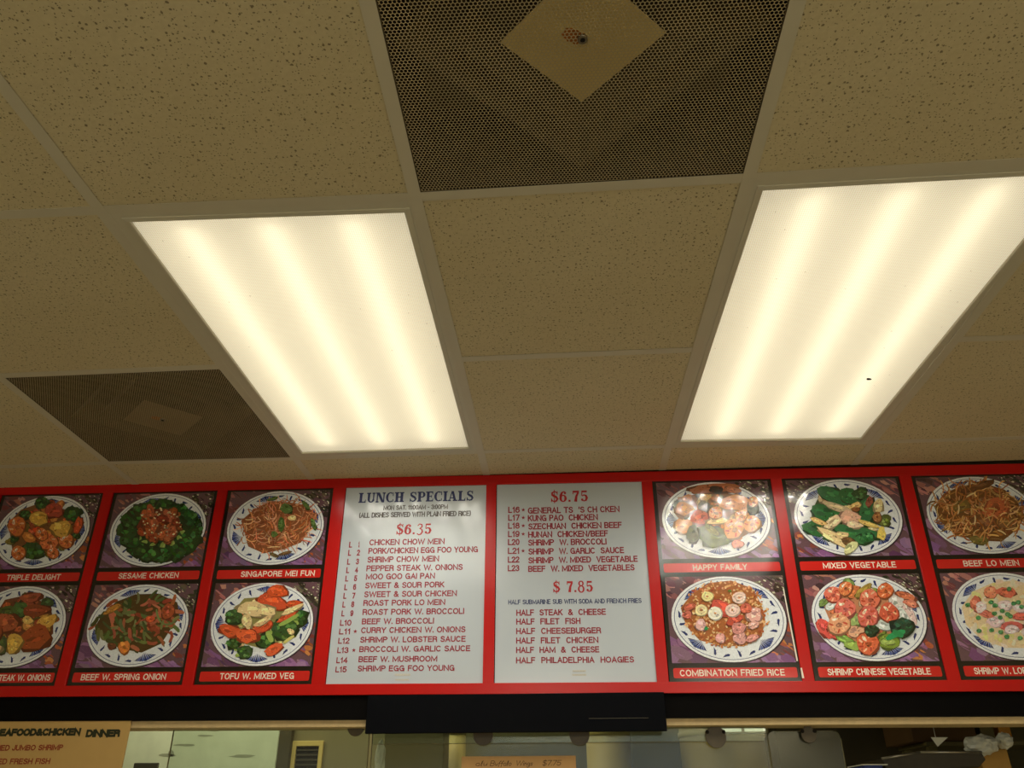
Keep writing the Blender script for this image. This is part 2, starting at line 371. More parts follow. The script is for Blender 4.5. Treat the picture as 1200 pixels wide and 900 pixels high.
# dark fascia under the board, and the cream casing of the hatch below it
mb = MB(); mb.slab([(-2.6, H - 0.660 + TILT * 2), (2.6, H - 0.668 - TILT * 2), (2.6, H - 0.780), (-2.6, H - 0.756)], YB + 0.004, YW - 0.001)
struct(mb.build('trim_1', 'fascia'))
zc = lambda x: H - 0.7665 - 0.0045 * x
mb = MB(); mb.slab([(-2.6, zc(-2.6)), (2.6, zc(2.6)), (2.6, zc(2.6) - 0.021), (-2.6, zc(-2.6) - 0.021)], YB + 0.018, YW + 0.09)
struct(mb.build('trim_2', 'casing', bevel=0.002))
# kitchen end walls
mb = MB(); mb.box(-3.6, 3.6, 4.3, 4.4, 0, H + 0.4); struct(mb.build('wall_kitchen', 'kwall'))

# ------------------------------------------------------------------ suspended ceiling
hb = 0.039 * F
XS = [-10, -8, -6, -4, -2, 0, 2, 4, 6, 8, 10]; YS = [-4, -2, 0, 2, 4]
FIX = {(2, 0): (2.0, -0.015), (2, 2): (1.965, 2.0), (2, 4): (1.94, 3.96), (-4, 4): (-4.03, 3.97), (-4, 2): (-3.98, 2.02),
       (-2, 4): (-1.985, 4.0), (4, 4): (4.01, 4.01), (4, 2): (4.015, 1.985), (4, 0): (3.99, -0.04), (0, 0): (-0.012, 0.015), (0, 4): (-0.004, 3.965), (0, 2): (0.0, 2.02)}
def node(i, j):
    x, y = FIX.get((i, j), (i, j)); return Vector((x * F, y * F))
YE = 1.405                                         # ceiling meets the board
rim = MB()
for x0, x1, y0, y1 in ((-3.6, 3.6, -5.1, -4 * F), (-3.6, -10 * F, -4 * F, YE), (10 * F, 3.6, -4 * F, YE), (-3.6, 3.6, YW + 0.1, 4.3)):
    rim.box(x0, x1, y0, y1, H + 0.003, H + 0.02)
rim.box(-3.6, 3.6, -5.2, 4.4, H + 0.36, H + 0.4)
CEIL = struct(rim.build('ceiling', 'tile'))
def quad_in(i0, j0, i1, j1, g=hb):
    P = [node(i0, j0), node(i1, j0), node(i1, j1), node(i0, j1)]
    return [(P[0].x + g, P[0].y + g), (P[1].x - g, P[1].y + g), (P[2].x - g, P[2].y - g), (P[3].x + g, P[3].y - g)]
SKIP = {(-2, 0), (-2, 2), (2, 0), (2, 2), (-4, 2), (0, -2)}
rnd = random.Random(4)
for i in XS[:-1]:
    for j in YS[:-1]:
        if (i, j) in SKIP: continue
        q = quad_in(i, j, i + 2, j + 2, hb * 0.35)
        cx = sum(p[0] for p in q) / 4; cy = sum(p[1] for p in q) / 4
        m = MB(); z = rnd.uniform(0.0012, 0.0025)
        m.hexa([(x - cx, y - cy) for x, y in q], z, z + 0.015)
        struct(m.build('tile', 'tile', CEIL, (cx, cy, H)))
    q = quad_in(i, 4, i + 2, 4, hb * 0.35); P, Q = node(i, 4), node(i + 2, 4)
    q = [(P.x + 0.004, P.y + 0.004), (Q.x - 0.004, Q.y + 0.004), (Q.x - 0.004, YE), (P.x + 0.004, YE)]
    cx = (q[0][0] + q[1][0]) / 2; cy = (q[0][1] + YE) / 2
    m = MB(); m.hexa([(x - cx, y - cy) for x, y in q], 0.0015, 0.0165); struct(m.build('tile', 'tile', CEIL, (cx, cy, H)))
def bar(p, q, w0=hb, w1=None, z=0.0):
    p, q = Vector(p), Vector(q); d = (q - p).normalized(); n = Vector((-d.y, d.x)); w1 = w0 if w1 is None else w1
    m = MB(); c = (p + q) / 2
    m.hexa([tuple(p + n * w0 - c), tuple(q + n * w1 - c), tuple(q - n * w1 - c), tuple(p - n * w0 - c)], z, z + 0.0009)
    a = n * 0.002
    m.hexa([tuple(p + a - c), tuple(q + a - c), tuple(q - a - c), tuple(p - a - c)], z + 0.0009, 0.03)
    struct(m.build('grid_bar', 'grid', CEIL, (c.x, c.y, H)))
for i in XS:
    for j in YS[:-1]: bar(node(i, j), node(i, j + 2))
    e = node(i, 4); bar(e, (e.x, YE))
SKIPX = {(-2, 2), (2, 2)}                           # no cross bar through a light
for j in YS:
    for i in XS[:-1]:
        if (i, j) in SKIPX: continue
        bar(node(i, j) + Vector((hb, 0)), node(i + 2, j) - Vector((hb, 0)), z=0.0002)

# ------------------------------------------------------------------ ceiling lights
def troffer(i, lens_ft, label):
    outer = quad_in(i, 0, i + 2, 4, hb * 0.8)
    lens = [(x * F, y * F) for x, y in lens_ft]
    cx = sum(p[0] for p in outer) / 4; cy = sum(p[1] for p in outer) / 4
    root = tag(empty('ceiling_light', (cx, cy, H)), label, 'ceiling light', 'fluorescent ceiling lights')
    O = [(x - cx, y - cy) for x, y in outer]; L = [(x - cx, y - cy) for x, y in lens]
    def inset(P, d):
        return [(x + (d if k in (0, 3) else -d), y + (d if k in (0, 1) else -d)) for k, (x, y) in enumerate(P)]
    m = MB(); z0, z1 = -0.0002, 0.0
    L2 = inset(L, -0.012)                            # a slight step between flange and door frame
    rings = [(O, 0.0005), (L2, 0.0005), (L2, -0.0012), (inset(L, -0.002), -0.0022), (L, -0.0008), (L, 0.006)]
    vs = [(x, y, z) for P, z in rings for x, y in P]; fs = []
    for r in range(len(rings) - 1):
        for k in range(4):
            a = r * 4 + k; b = r * 4 + (k + 1) % 4; fs.append([a, b, b + 4, a + 4][::-1])
    m.add(vs, fs); m.build('frame', 'flange', root)
    Li = inset(L, -0.004)
    m = MB(); m.hexa(Li, 0.004, 0.006); m.build('diffuser', 'lens', root)
    m = MB()
    x0, x1 = min(p[0] for p in Li), max(p[0] for p in Li); y0, y1 = min(p[1] for p in Li), max(p[1] for p in Li)
    m.add([(x0, y0, .01), (x1, y0, .01), (x1, y1, .01), (x0, y1, .01), (x0 + .03, y0, .12), (x1 - .03, y0, .12), (x1 - .03, y1, .12), (x0 + .03, y1, .12)],
          [[0, 1, 5, 4], [1, 2, 6, 5], [2, 3, 7, 6], [3, 0, 4, 7], [4, 5, 6, 7]])
    m.build('housing', 'white', root)
    for t in (-0.165, 0.0, 0.165):
        m = MB(); m.tube((t, y0 + 0.03, 0.042), (t, y1 - 0.05, 0.042), 0.0127, 12); m.build('fluorescent_tube', 'tube', root)
    # unseen spots added under the lens, lighting the board beyond the lens glow
    k = 0
    for ty in [-0.53 + 0.0558 * n_ for n_ in range(20)]:
        for tx in [-0.238 + 0.068 * n_ for n_ in range(8)]:
            d = bpy.data.lights.new('lamp', 'SPOT'); d.energy = ADDED_SPOT_WATTS; d.spot_size = PI; d.spot_blend = 1.0; d.shadow_soft_size = 0.0
            d.color = (1.0, 0.965, 0.85)
            o = bpy.data.objects.new('lamp', d); COL.objects.link(o); o.parent = root; o.location = (tx + rnd.uniform(-.026, .026), ty + rnd.uniform(-.022, .022), -0.004)
    return root
troffer(-2, [(-1.861, 0.119), (-0.103, 0.150), (-0.119, 3.847), (-1.868, 3.853)], 'lit fluorescent ceiling light left of the middle tiles, above the lunch specials sign')
LR = troffer(2, [(2.106, 0.098), (3.945, 0.075), (3.862, 3.900), (2.048, 3.832)], 'lit fluorescent ceiling light right of the middle tiles, with a dark fly speck')
p = CAM + ray(1018, 445) * ((H - CAM.z) / ray(1018, 445).z)
m = MB(); m.tube((-0.004, 0, 0), (0.004, 0.001, 0), 0.0028, 8); m.tube((0.003, 0, 0), (0.007, 0.002, 0), 0.0018, 8)
m.build('fly_speck', 'hole', LR, (p.x - LR.location.x, p.y - LR.location.y, 0.002))

# ------------------------------------------------------------------ perforated air vents
def vent(i, j, label, diamond, pmat='plate'):
    q = quad_in(i, j, i + 2, j + 2, hb * 0.7)
    cx = sum(p[0] for p in q) / 4; cy = sum(p[1] for p in q) / 4
    root = tag(empty('ceiling_vent', (cx, cy, H)), label, 'air vent', 'perforated ceiling vents')
    Q = [(x - cx, y - cy) for x, y in q]
    m = MB(); m.add([(x, y, 0.0012) for x, y in Q], [[0, 3, 2, 1]]); m.build('perforated_face', 'perf', root)
    m = MB(); g = 0.006
    ins = [(x + (g if k in (0, 3) else -g), y + (g if k in (0, 1) else -g)) for k, (x, y) in enumerate(Q)]
    m.add([(x, y, 0.0010) for x, y in Q] + [(x, y, 0.0010) for x, y in ins], [[(k + 1) % 4, k, 4 + k, 4 + (k + 1) % 4] for k in range(4)])
    m.build('frame', 'baffle', root)
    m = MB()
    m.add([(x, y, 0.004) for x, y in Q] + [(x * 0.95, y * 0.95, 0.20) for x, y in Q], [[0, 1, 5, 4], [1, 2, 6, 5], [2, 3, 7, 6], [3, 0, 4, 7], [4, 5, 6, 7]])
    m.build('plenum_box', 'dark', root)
    dc = Vector((diamond[0] * F - cx, diamond[1] * F - cy)); r = diamond[2] * F
    dia = lambda s: [(dc.x - s, dc.y), (dc.x, dc.y - s), (dc.x + s, dc.y), (dc.x, dc.y + s)]
    m = MB(); m.hexa(dia(r), 0.004, 0.0055); m.build('deflector_plate', pmat, root)
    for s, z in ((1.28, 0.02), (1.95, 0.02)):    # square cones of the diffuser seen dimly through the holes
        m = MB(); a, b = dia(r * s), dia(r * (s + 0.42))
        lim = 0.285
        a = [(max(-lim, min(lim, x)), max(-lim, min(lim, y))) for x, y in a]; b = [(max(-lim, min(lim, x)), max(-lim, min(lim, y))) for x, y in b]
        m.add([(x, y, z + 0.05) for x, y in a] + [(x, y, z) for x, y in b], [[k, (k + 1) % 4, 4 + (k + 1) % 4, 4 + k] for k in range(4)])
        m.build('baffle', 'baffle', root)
    m = MB(); m.tube((dc.x, dc.y, -0.0015), (dc.x, dc.y, 0.004), 0.0075, 16); sc = m.build('screw', 'screw', root)
    m = MB(); m.tube((dc.x, dc.y, -0.0021), (dc.x, dc.y, -0.0015), 0.0038, 12); m.build('screw_hole', 'hole', sc)
    m = MB()
    rr = random.Random(3)
    for n_, (ox, oy, s) in enumerate(((-0.010, -0.002, 0.013), (-0.019, -0.009, 0.011))):
        pts = [(dc.x + ox + s * rr.uniform(.7, 1.2) * math.cos(t), dc.y + oy + s * rr.uniform(.7, 1.2) * math.sin(t)) for t in [2 * PI * k / 12 for k in range(12)]]
        m.hexa(pts, 0.0032 - n_ * 0.0002, 0.0036)
    m.build('rust_stain', 'rust', root)
    return root
vent(0, -2, 'large perforated ceiling vent with a pale diamond plate at the top centre', (1.0, -1.06, 0.405))
vent(-4, 2, 'darker perforated ceiling vent beside the left light, above the photo cards', (-2.96, 2.97, 0.39), 'plate_dark')

# ------------------------------------------------------------------ menu board: red frame
ZT, ZBOT = -0.0345, -0.6695
COLS = [(-1.707, -1.337), (-1.302, -0.930), (-0.896, -0.525), (-0.483, -0.001), (0.033, 0.519), (0.554, 0.943), (0.978, 1.357), (1.395, 1.772)]
FR = on_board('menu_board_frame', 0, 0)
tag(FR, 'long glossy red frame dividing the menu board under the ceiling', 'menu board')
def rail(name, x0, x1, z0, z1, d=0.006):
    m = MB(); cx, cz = (x0 + x1) / 2, (z0 + z1) / 2
    m.box(x0 - cx, x1 - cx, -d, 0.027, z0 - cz, z1 - cz); m.build(name, 'red', FR, (cx, 0, cz), bevel=0.0009)
rail('top_rail', -1.76, 1.83, ZT - 0.0005, -0.001)
rail('bottom_rail', -1.76, 1.83, -0.7005, ZBOT + 0.0005)
edges = [-1.742] + [v for c in COLS for v in c] + [1.808]
for a, b in zip(edges[0::2], edges[1::2]): rail('divider', a, b, ZBOT, ZT, 0.0055)
m = MB(); m.box(-1.75, 1.82, 0.022, 0.026, -0.69, -0.01); m.build('backing_board', 'black', FR)

# ------------------------------------------------------------------ lettering tools
class Slab:
    """heavy slab-serif capitals and numerals, one unit tall"""
    def __init__(s): s.polys = []
    def rect(s, x0, x1, z0, z1): s.polys.append([(x0, z0), (x1, z0), (x1, z1), (x0, z1)])
    def poly(s, *p): s.polys.append(list(p))
    def stroke(s, pts, ws):
        n = len(pts)
        L, R = [], []
        for k in range(n):
            a = Vector(pts[max(0, k - 1)]); b = Vector(pts[min(n - 1, k + 1)]); d = (b - a).normalized(); nn = Vector((-d.y, d.x))
            w = ws[k] if isinstance(ws, (list, tuple)) else ws
            p = Vector(pts[k]); L.append(tuple(p + nn * w / 2)); R.append(tuple(p - nn * w / 2))
        for k in range(n - 1): s.polys.append([L[k], R[k], R[k + 1], L[k + 1]])
    def arc(s, cx, cz, rx, rz, a0, a1, thick, thin, n=18):
        pts, ws = [], []
        for k in range(n + 1):
            t = math.radians(a0 + (a1 - a0) * k / n); pts.append((cx + rx * math.cos(t), cz + rz * math.sin(t)))
            ws.append(thin + (thick - thin) * math.cos(t) ** 2)
        s.stroke(pts, ws)
def slab_glyph(c):
    g = Slab(); SW, TH, SH = 0.26, 0.12, 0.12
    def stem(x, w=SW, top=True, bot=True, e=0.09):
        g.rect(x, x + w, 0, 1)
        if top: g.rect(x - e, x + w + e, 1 - SH, 1)
        if bot: g.rect(x - e, x + w + e, 0, SH)
    if c == 'L': stem(.09); g.rect(.3, .72, 0, SH); g.poly((.60, SH), (.72, SH), (.72, .38)); w = .74
    elif c == 'I': stem(.09); w = .41
    elif c == 'H': stem(.09); stem(.57); g.rect(.3, .6, .45, .56); w = .89
    elif c == 'U':
        g.rect(.09, .32, .3, 1); g.rect(0, .41, 1 - SH, 1); g.rect(.62, .74, .3, 1); g.rect(.53, .83, 1 - SH, 1)
        g.arc(.44, .32, .235, .26, 180, 360, .2, .12); w = .84
    elif c == 'N':
        g.rect(.09, .21, 0, 1); g.rect(0, .3, 0, SH); g.rect(0, .25, 1 - SH, 1); g.poly((.09, 1), (.36, 1), (.86, 0), (.60, 0)); g.rect(.74, .86, 0, 1); g.rect(.65, .95, 1 - SH, 1); w = .95
    elif c == 'C':
        g.arc(.43, .5, .32, .45, 55, 305, .24, .1); g.rect(.66, .74, .62, .98); g.rect(.66, .74, .04, .30); w = .8
    elif c == 'S':
        g.stroke([(.60, .80), (.48, .93), (.30, .94), (.15, .83), (.17, .66), (.34, .54), (.52, .44), (.62, .28), (.52, .10), (.33, .05), (.16, .12), (.09, .28)],
                 [.08, .1, .12, .17, .2, .22, .22, .2, .16, .12, .1, .08]); g.rect(.58, .65, .66, 1); g.rect(.05, .12, 0, .34); w = .72
    elif c == 'P': stem(.09); g.rect(.3, .45, 1 - SH, 1); g.rect(.3, .45, .40, .50); g.arc(.44, .70, .23, .25, -90, 90, .22, .1); w = .78
    elif c == 'E':
        stem(.09); g.rect(.3, .70, 1 - SH, 1); g.rect(.3, .72, 0, SH); g.rect(.3, .56, .46, .56); g.rect(.52, .58, .36, .66); g.poly((.58, .9), (.70, .9), (.70, .62)); g.poly((.60, .1), (.72, .1), (.72, .38)); w = .77
    elif c == 'A':
        g.poly((.1, 0), (.2, 0), (.46, 1), (.36, 1)); g.poly((.34, 1), (.56, 1), (.84, 0), (.60, 0)); g.rect(.24, .62, .26, .36); g.rect(0, .3, 0, SH); g.rect(.5, .94, 0, SH); w = .94
    elif c == '$':
        for q in slab_glyph('S')[0]: g.polys.append(q)
        g.rect(.32, .39, -.12, 1.12); w = .72
    elif c == '6': g.arc(.34, .32, .22, .28, 0, 360, .22, .1, 26); g.stroke([(.12, .36), (.14, .6), (.25, .84), (.42, .94), (.55, .86)], [.2, .22, .18, .1, .1]); g.arc(.52, .80, .06, .06, 0, 360, .1, .1, 10); w = .7
    elif c == '5': g.stroke([(.14, .52), (.16, .97)], .08); g.rect(.13, .6, .84, 1); g.stroke([(.15, .50), (.32, .60), (.50, .54), (.58, .34), (.50, .12), (.32, .05), (.14, .12)], [.08, .11, .18, .22, .18, .1, .1]); g.arc(.17, .17, .06, .06, 0, 360, .1, .1, 10); w = .7
    elif c == '7': g.rect(.08, .64, .82, 1); g.rect(.08, .15, .68, 1); g.stroke([(.58, .86), (.40, .5), (.32, 0)], [.16, .2, .26]); w = .68
    elif c == '3': g.stroke([(.12, .80), (.30, .98), (.52, .90), (.54, .70), (.36, .55)], [.08, .1, .13, .14, .08]); g.stroke([(.30, .54), (.52, .46), (.60, .24), (.46, 0), (.26, -.06), (.10, .06)], [.08, .11, .15, .13, .1, .1]); w = .7
    elif c == '8': g.arc(.34, .78, .19, .21, 0, 360, .14, .09, 22); g.arc(.34, .27, .24, .29, 0, 360, .16, .1, 24); w = .72
    elif c == '.': g.rect(.05, .23, 0, .18); w = .3
    else: w = .45
    return g.polys, w
def slab_mb(mb, txt, x0, x1, zb, cap, y, mi=0, gap=0.06):
    x = 0; out = []
    for c in txt:
        P, w = slab_glyph(c); out += [[(px + x, pz) for px, pz in q] for q in P]; x += w + gap
    k = (x1 - x0) / (x - gap)
    for n, q in enumerate(out):
        mb.add([(x0 + px * k, y - 0.0004 - (n % 40) * 1e-5, zb + pz * cap) for px, pz in q], [list(range(len(q)))])

# ------------------------------------------------------------------ the two white menu panels
def menu_panel(ci, label, ref, lines):
    x0, x1 = COLS[ci]; cx = (x0 + x1) / 2; cz = (ZT + ZBOT) / 2
    root = on_board('menu_sign', cx, cz); tag(root, label, 'menu sign', 'white lettered menu signs')
    m = MB(); m.box(x0 - cx, x1 - cx, 0.0, 0.004, ZBOT - cz, ZT - cz); m.build('panel', 'panel', root)
    rx, ry, rs = ref
    def loc(a, b): X, Z = bp(rx + a / rs, ry + b / rs); return X - cx, Z - cz
    for kind, txt, a0, a1, b, caph, mat, name in lines:
        xa, za = loc(a0, b); xb, zb_ = loc(a1, b); _, zt = loc((a0 + a1) / 2, b - caph / 2); _, zl = loc((a0 + a1) / 2, b + caph / 2)
        m = MB(); cap = zt - zl
        if kind == 'slab': slab_mb(m, txt, xa, xb, zl, cap, 0.0)
        elif kind == 'star':
            rs_ = (xb - xa) / 2; xm, zm_ = (xa + xb) / 2, (zl + zt) / 2
            m.slab([(xm + rs_ * (1 if k % 2 == 0 else .42) * math.sin(k * PI / 5), zm_ + rs_ * (1 if k % 2 == 0 else .42) * math.cos(k * PI / 5)) for k in range(10)], -0.0004, 0.0)
        elif kind == 'box':
            m.slab([(xa, zl), (xb, zl), (xb, zt), (xa, zt)], -0.0003, 0.0)
        else: text_mb(m, txt, xa, xb, zl, cap, 0.0, weight=0.16 if kind == 'bold' else 0.185)
        m.build(name, mat, root)
    return root
def star_line(rows, capx, mat='letter_red', dishes=True):
    out = []
    for code, star, txt, a0, a1, b, c0, c1, s, bc in rows:
        if code: out.append(('txt', code, c0, c1, bc, capx, mat, 'item_code'))
        if star: out.append(('star', '', s - 9, s + 9, bc, 18, mat, 'star'))
        out.append(('txt', txt, a0, a1, b, capx, mat, 'lettering'))
    return out
P1 = [('slab', 'LUNCH SPECIALS', 144, 628, 80, 42, 'letter_navy', 'lettering'),
      ('txt', 'MON SAT. 11:00AM - 3:00PM', 248, 520, 124, 20, 'letter_grey', 'lettering'),
      ('txt', '(ALL DISHES SERVED WITH PLAIN FRIED RICE)', 146, 617, 154, 22, 'letter_grey', 'lettering'),
      ('slab', '$6.35', 302, 452, 216, 44, 'letter_scarlet', 'lettering'),
      ('box', '', 300, 366, 831, 9, 'faint', 'union_stamp'), ('box', '', 302, 360, 852, 7, 'faint', 'union_stamp')]
names1 = [('CHICKEN CHOW MEIN', 190, 507, 270), ('PORK/CHICKEN EGG FOO YOUNG', 186, 648, 305), ('SHRIMP CHOW MEIN', 182, 484, 343),
          ('PEPPER STEAK W. ONIONS', 178, 584, 379), ('MOO GOO GAI PAN', 176, 467, 415), ('SWEET & SOUR PORK', 173, 507, 452),
          ('SWEET & SOUR CHICKEN', 169, 560, 489), ('ROAST PORK LO MEIN', 166, 511, 526), ('ROAST PORK W. BROCCOLI', 163, 591, 564),
          ('BEEF W. BROCCOLI', 160, 464, 604), ('CURRY CHICKEN W. ONIONS', 157, 597, 641), ('SHRIMP W. LOBSTER SAUCE', 153, 598, 681),
          ('BROCCOLI W. GARLIC SAUCE', 150, 618, 721), ('BEEF W. MUSHROOM', 147, 479, 764), ('SHRIMP EGG FOO YOUNG', 143, 552, 803)]
rows = []
for k, (t, a0, a1, b) in enumerate(names1):
    n = k + 1; cl = 104 - 53 * k / 14; f = b + 12 - 7 * k / 14
    if n < 10:
        rows.append(('L', False, t, a0, a1, b, cl, cl + 13, 0, f)); P1.append(('txt', str(n), cl + (37 if n > 1 else 39), cl + (50 if n > 1 else 45), f - 1, 25, 'letter_red', 'item_code'))
    else: rows.append(('L%d' % n, n in (11, 13), t, a0, a1, b, cl - 4 + k * .2, cl + 46, cl + 66 + (n - 11), f))
P1 += star_line(rows, 25)
menu_panel(3, 'white lunch specials menu panel with fifteen red lines under a navy heading', (380, 560, 3.6), P1)
P2 = [('slab', '$6.75', 268, 427, 78, 46, 'letter_scarlet', 'lettering'), ('slab', '$ 7.85', 280, 450, 459, 46, 'letter_scarlet', 'lettering'),
      ('bold', 'HALF SUBMARINE SUB WITH SODA AND FRENCH FRIES', 93, 655, 521, 20, 'letter_navy', 'lettering'),
      ('box', '', 366, 422, 815, 8, 'faint', 'union_stamp'), ('box', '', 364, 424, 831, 8, 'faint', 'union_stamp')]
names2 = [("GENERAL TS  'S CH CKEN", 173, 560, 135, 1), ('KUNG PAO  CHICKEN', 173, 469, 168, 1), ('SZECHUAN  CHICKEN BEEF', 175, 570, 202, 1), ('HUNAN  CHICKEN/BEEF', 175, 512, 237, 1),
          ('SHRIMP  W. BROCCOLI', 175, 506, 271, 0), ('SHRIMP  W. GARLIC  SAUCE', 176, 580, 308, 1), ('SHRIMP  W. MIXED  VEGETABLE', 176, 638, 345, 0), ('BEEF  W. MIXED  VEGETABLES', 176, 625, 381, 0)]
rows = [('L%d' % (16 + k), bool(st), t, a0, a1, b, 90, 139, 154, b) for k, (t, a0, a1, b, st) in enumerate(names2)]
rows += [('', False, t, 127, a1, b, 0, 0, 0, b) for t, a1, b in (('HALF  STEAK  &  CHEESE', 505, 567), ('HALF  FILET  FISH', 398, 605), ('HALF  CHEESEBURGER', 485, 645), ('HALF  FILET  CHICKEN', 474, 685), ('HALF  HAM  &  CHEESE', 478, 725), ('HALF  PHILADELPHIA  HOAGIES', 625, 768))]
P2 += star_line(rows, 26)
menu_panel(4, 'white menu panel with two red prices and the half submarine list', (570, 560, 3.6), P2)

# ------------------------------------------------------------------ photo cards of the dishes
class Paint:
    """flat print: coloured shapes laid over one another in paper-thin layers"""
    def __init__(s, rect, ref, org, seed):
        s.r = rect; s.ref = ref; s.o = org; s.v = []; s.f = []; s.c = []; s.k = 0; s.rd = random.Random(seed)
    def raw(s, pts, col):
        x0, x1, z0, z1 = s.r; y = -0.0002 - s.k * 4e-6; s.k += 1
        b = len(s.v); q = [(min(x1, max(x0, x)), min(z1, max(z0, z))) for x, z in pts]
        n = len(q)
        if sum(q[i][0] * q[(i + 1) % n][1] - q[(i + 1) % n][0] * q[i][1] for i in range(n)) < 0: q = q[::-1]
        s.v += [(x, y, z) for x, z in q]; s.f.append(list(range(b, b + n))); s.c.append(tuple(lin(max(0, min(255, v))) for v in col))
    def to(s, a, b):
        X, Z = bp(s.ref[0] + a / s.ref[2], s.ref[1] + b / s.ref[2]); return X - s.o[0], Z - s.o[1]
    def jc(s, col, d=14, g=1.0):
        e = s.rd.uniform(-d, d); return tuple(v * g + e + s.rd.uniform(-d / 2, d / 2) for v in col)
    def shape(s, a, b, ra, rb, ang=0, jit=0.16, n=12):
        ph = s.rd.random() * 6; c, sn = math.cos(math.radians(ang)), math.sin(math.radians(ang)); out = []
        for k in range(n):
            t = 2 * PI * k / n; r = 1 + s.rd.uniform(-jit, jit) + jit * 0.6 * math.sin(3 * t + ph)
            x, y = ra * r * math.cos(t), rb * r * math.sin(t); out.append((a + x * c - y * sn, b + x * sn + y * c))
        return out
    def blob(s, a, b, ra, rb, col, ang=0, edge=0.6, hi=1.22, jit=0.16):
        if edge: s.raw([s.to(*p) for p in s.shape(a + ra * .06, b + rb * .1, ra * 1.1, rb * 1.1, ang, jit)], [v * edge for v in col])
        s.raw([s.to(*p) for p in s.shape(a, b, ra, rb, ang, jit)], s.jc(col, 8))
        if hi is not None:
            for _ in range(int(min(26, 3 + ra * rb / 260))):   # fine mottling of the food
                t = s.rd.random() * 6.28; q = .85 * math.sqrt(s.rd.random()); c_, s_ = math.cos(math.radians(ang)), math.sin(math.radians(ang))
                x, y = ra * q * math.cos(t), rb * q * math.sin(t); e = s.rd.uniform(5, 11)
                s.raw([s.to(*p) for p in s.shape(a + x * c_ - y * s_, b + x * s_ + y * c_, e, e * .6, ang + s.rd.uniform(-40, 40), .3, 6)], s.jc(col, 20, s.rd.choice((.7, .84, 1.12, 1.25))))
        if hi:
            for _ in range(3):
                s.raw([s.to(*p) for p in s.shape(a + s.rd.uniform(-.4, .3) * ra, b + s.rd.uniform(-.5, .2) * rb, ra * s.rd.uniform(.2, .4), rb * s.rd.uniform(.15, .35), ang, .3, 8)], s.jc(col, 12, hi if s.rd.random() < .65 else .78))
    def strip(s, a, b, ln, w, ang, bend, col):
        n = 5; t0 = math.radians(ang); P = []; x, y = a, b
        for k in range(n + 1):
            P.append((x, y)); x += ln / n * math.cos(t0); y += ln / n * math.sin(t0); t0 += bend / n
        L, R = [], []
        for k in range(n + 1):
            p = P[max(0, k - 1)]; q = P[min(n, k + 1)]; dx, dy = q[0] - p[0], q[1] - p[1]; h = math.hypot(dx, dy) or 1
            e = w / 2 * (0.5 if k in (0, n) else 1)
            L.append((P[k][0] - dy / h * e, P[k][1] + dx / h * e)); R.append((P[k][0] + dy / h * e, P[k][1] - dx / h * e))
        s.raw([s.to(*p) for p in L + R[::-1]], col)
    def inside(s, reg):
        a, b, ra, rb, ang = reg
        r = math.sqrt(s.rd.random()); t = s.rd.random() * 2 * PI; x, y = ra * r * math.cos(t), rb * r * math.sin(t)
        c, sn = math.cos(math.radians(ang)), math.sin(math.radians(ang)); return a + x * c - y * sn, b + x * sn + y * c
    def broccoli(s, a, b, r, col=(52, 92, 42), stem=None):
        if stem is not None:
            s.strip(a, b, r * 1.3, r * .5, stem, 0.2, (150, 175, 85)); s.strip(a, b, r * 1.1, r * .2, stem + 8, 0.2, (180, 200, 115))
        s.blob(a, b, r, r * .8, [v * .8 for v in col], hi=0, jit=.2)
        for _ in range(12):
            p = s.inside((a, b, r * .85, r * .65, 0)); s.raw([s.to(*q) for q in s.shape(p[0], p[1], r * .24, r * .2, 0, .3, 7)], s.jc(col, 22, s.rd.choice((.75, 1.0, 1.35))))
    def shrimp(s, a, b, r, col=(226, 120, 80), ang=0):
        s.blob(a, b, r, r * .92, col, ang, .6, 0, .08)
        for k in range(7):
            t = math.radians(ang + k * 45); s.strip(a + r * .45 * math.cos(t), b + r * .45 * math.sin(t), r * .42, r * .16, ang + k * 45 + 25, .5, s.jc((245, 190, 150) if k % 2 else (200, 80, 55), 12))
        s.blob(a + r * .1, b + r * .12, r * .26, r * .22, [v * .72 for v in col], 0, 0, 0)
        s.blob(a - r * .3, b - r * .4, r * .28, r * .14, (250, 215, 185), ang, 0, 0)
    def finish(s, parent):
        me = bpy.data.meshes.new('photo_print'); me.from_pydata(s.v, [], s.f); me.update(); me.materials.append(MT['photo'])
        at_ = me.color_attributes.new('Col', 'FLOAT_COLOR', 'CORNER'); vals = []
        for f, c in zip(s.f, s.c): vals += [c[0], c[1], c[2], 1.0] * len(f)
        at_.data.foreach_set('color', vals)
        o = bpy.data.objects.new('photo_print', me); COL.objects.link(o); o.parent = parent
        return o

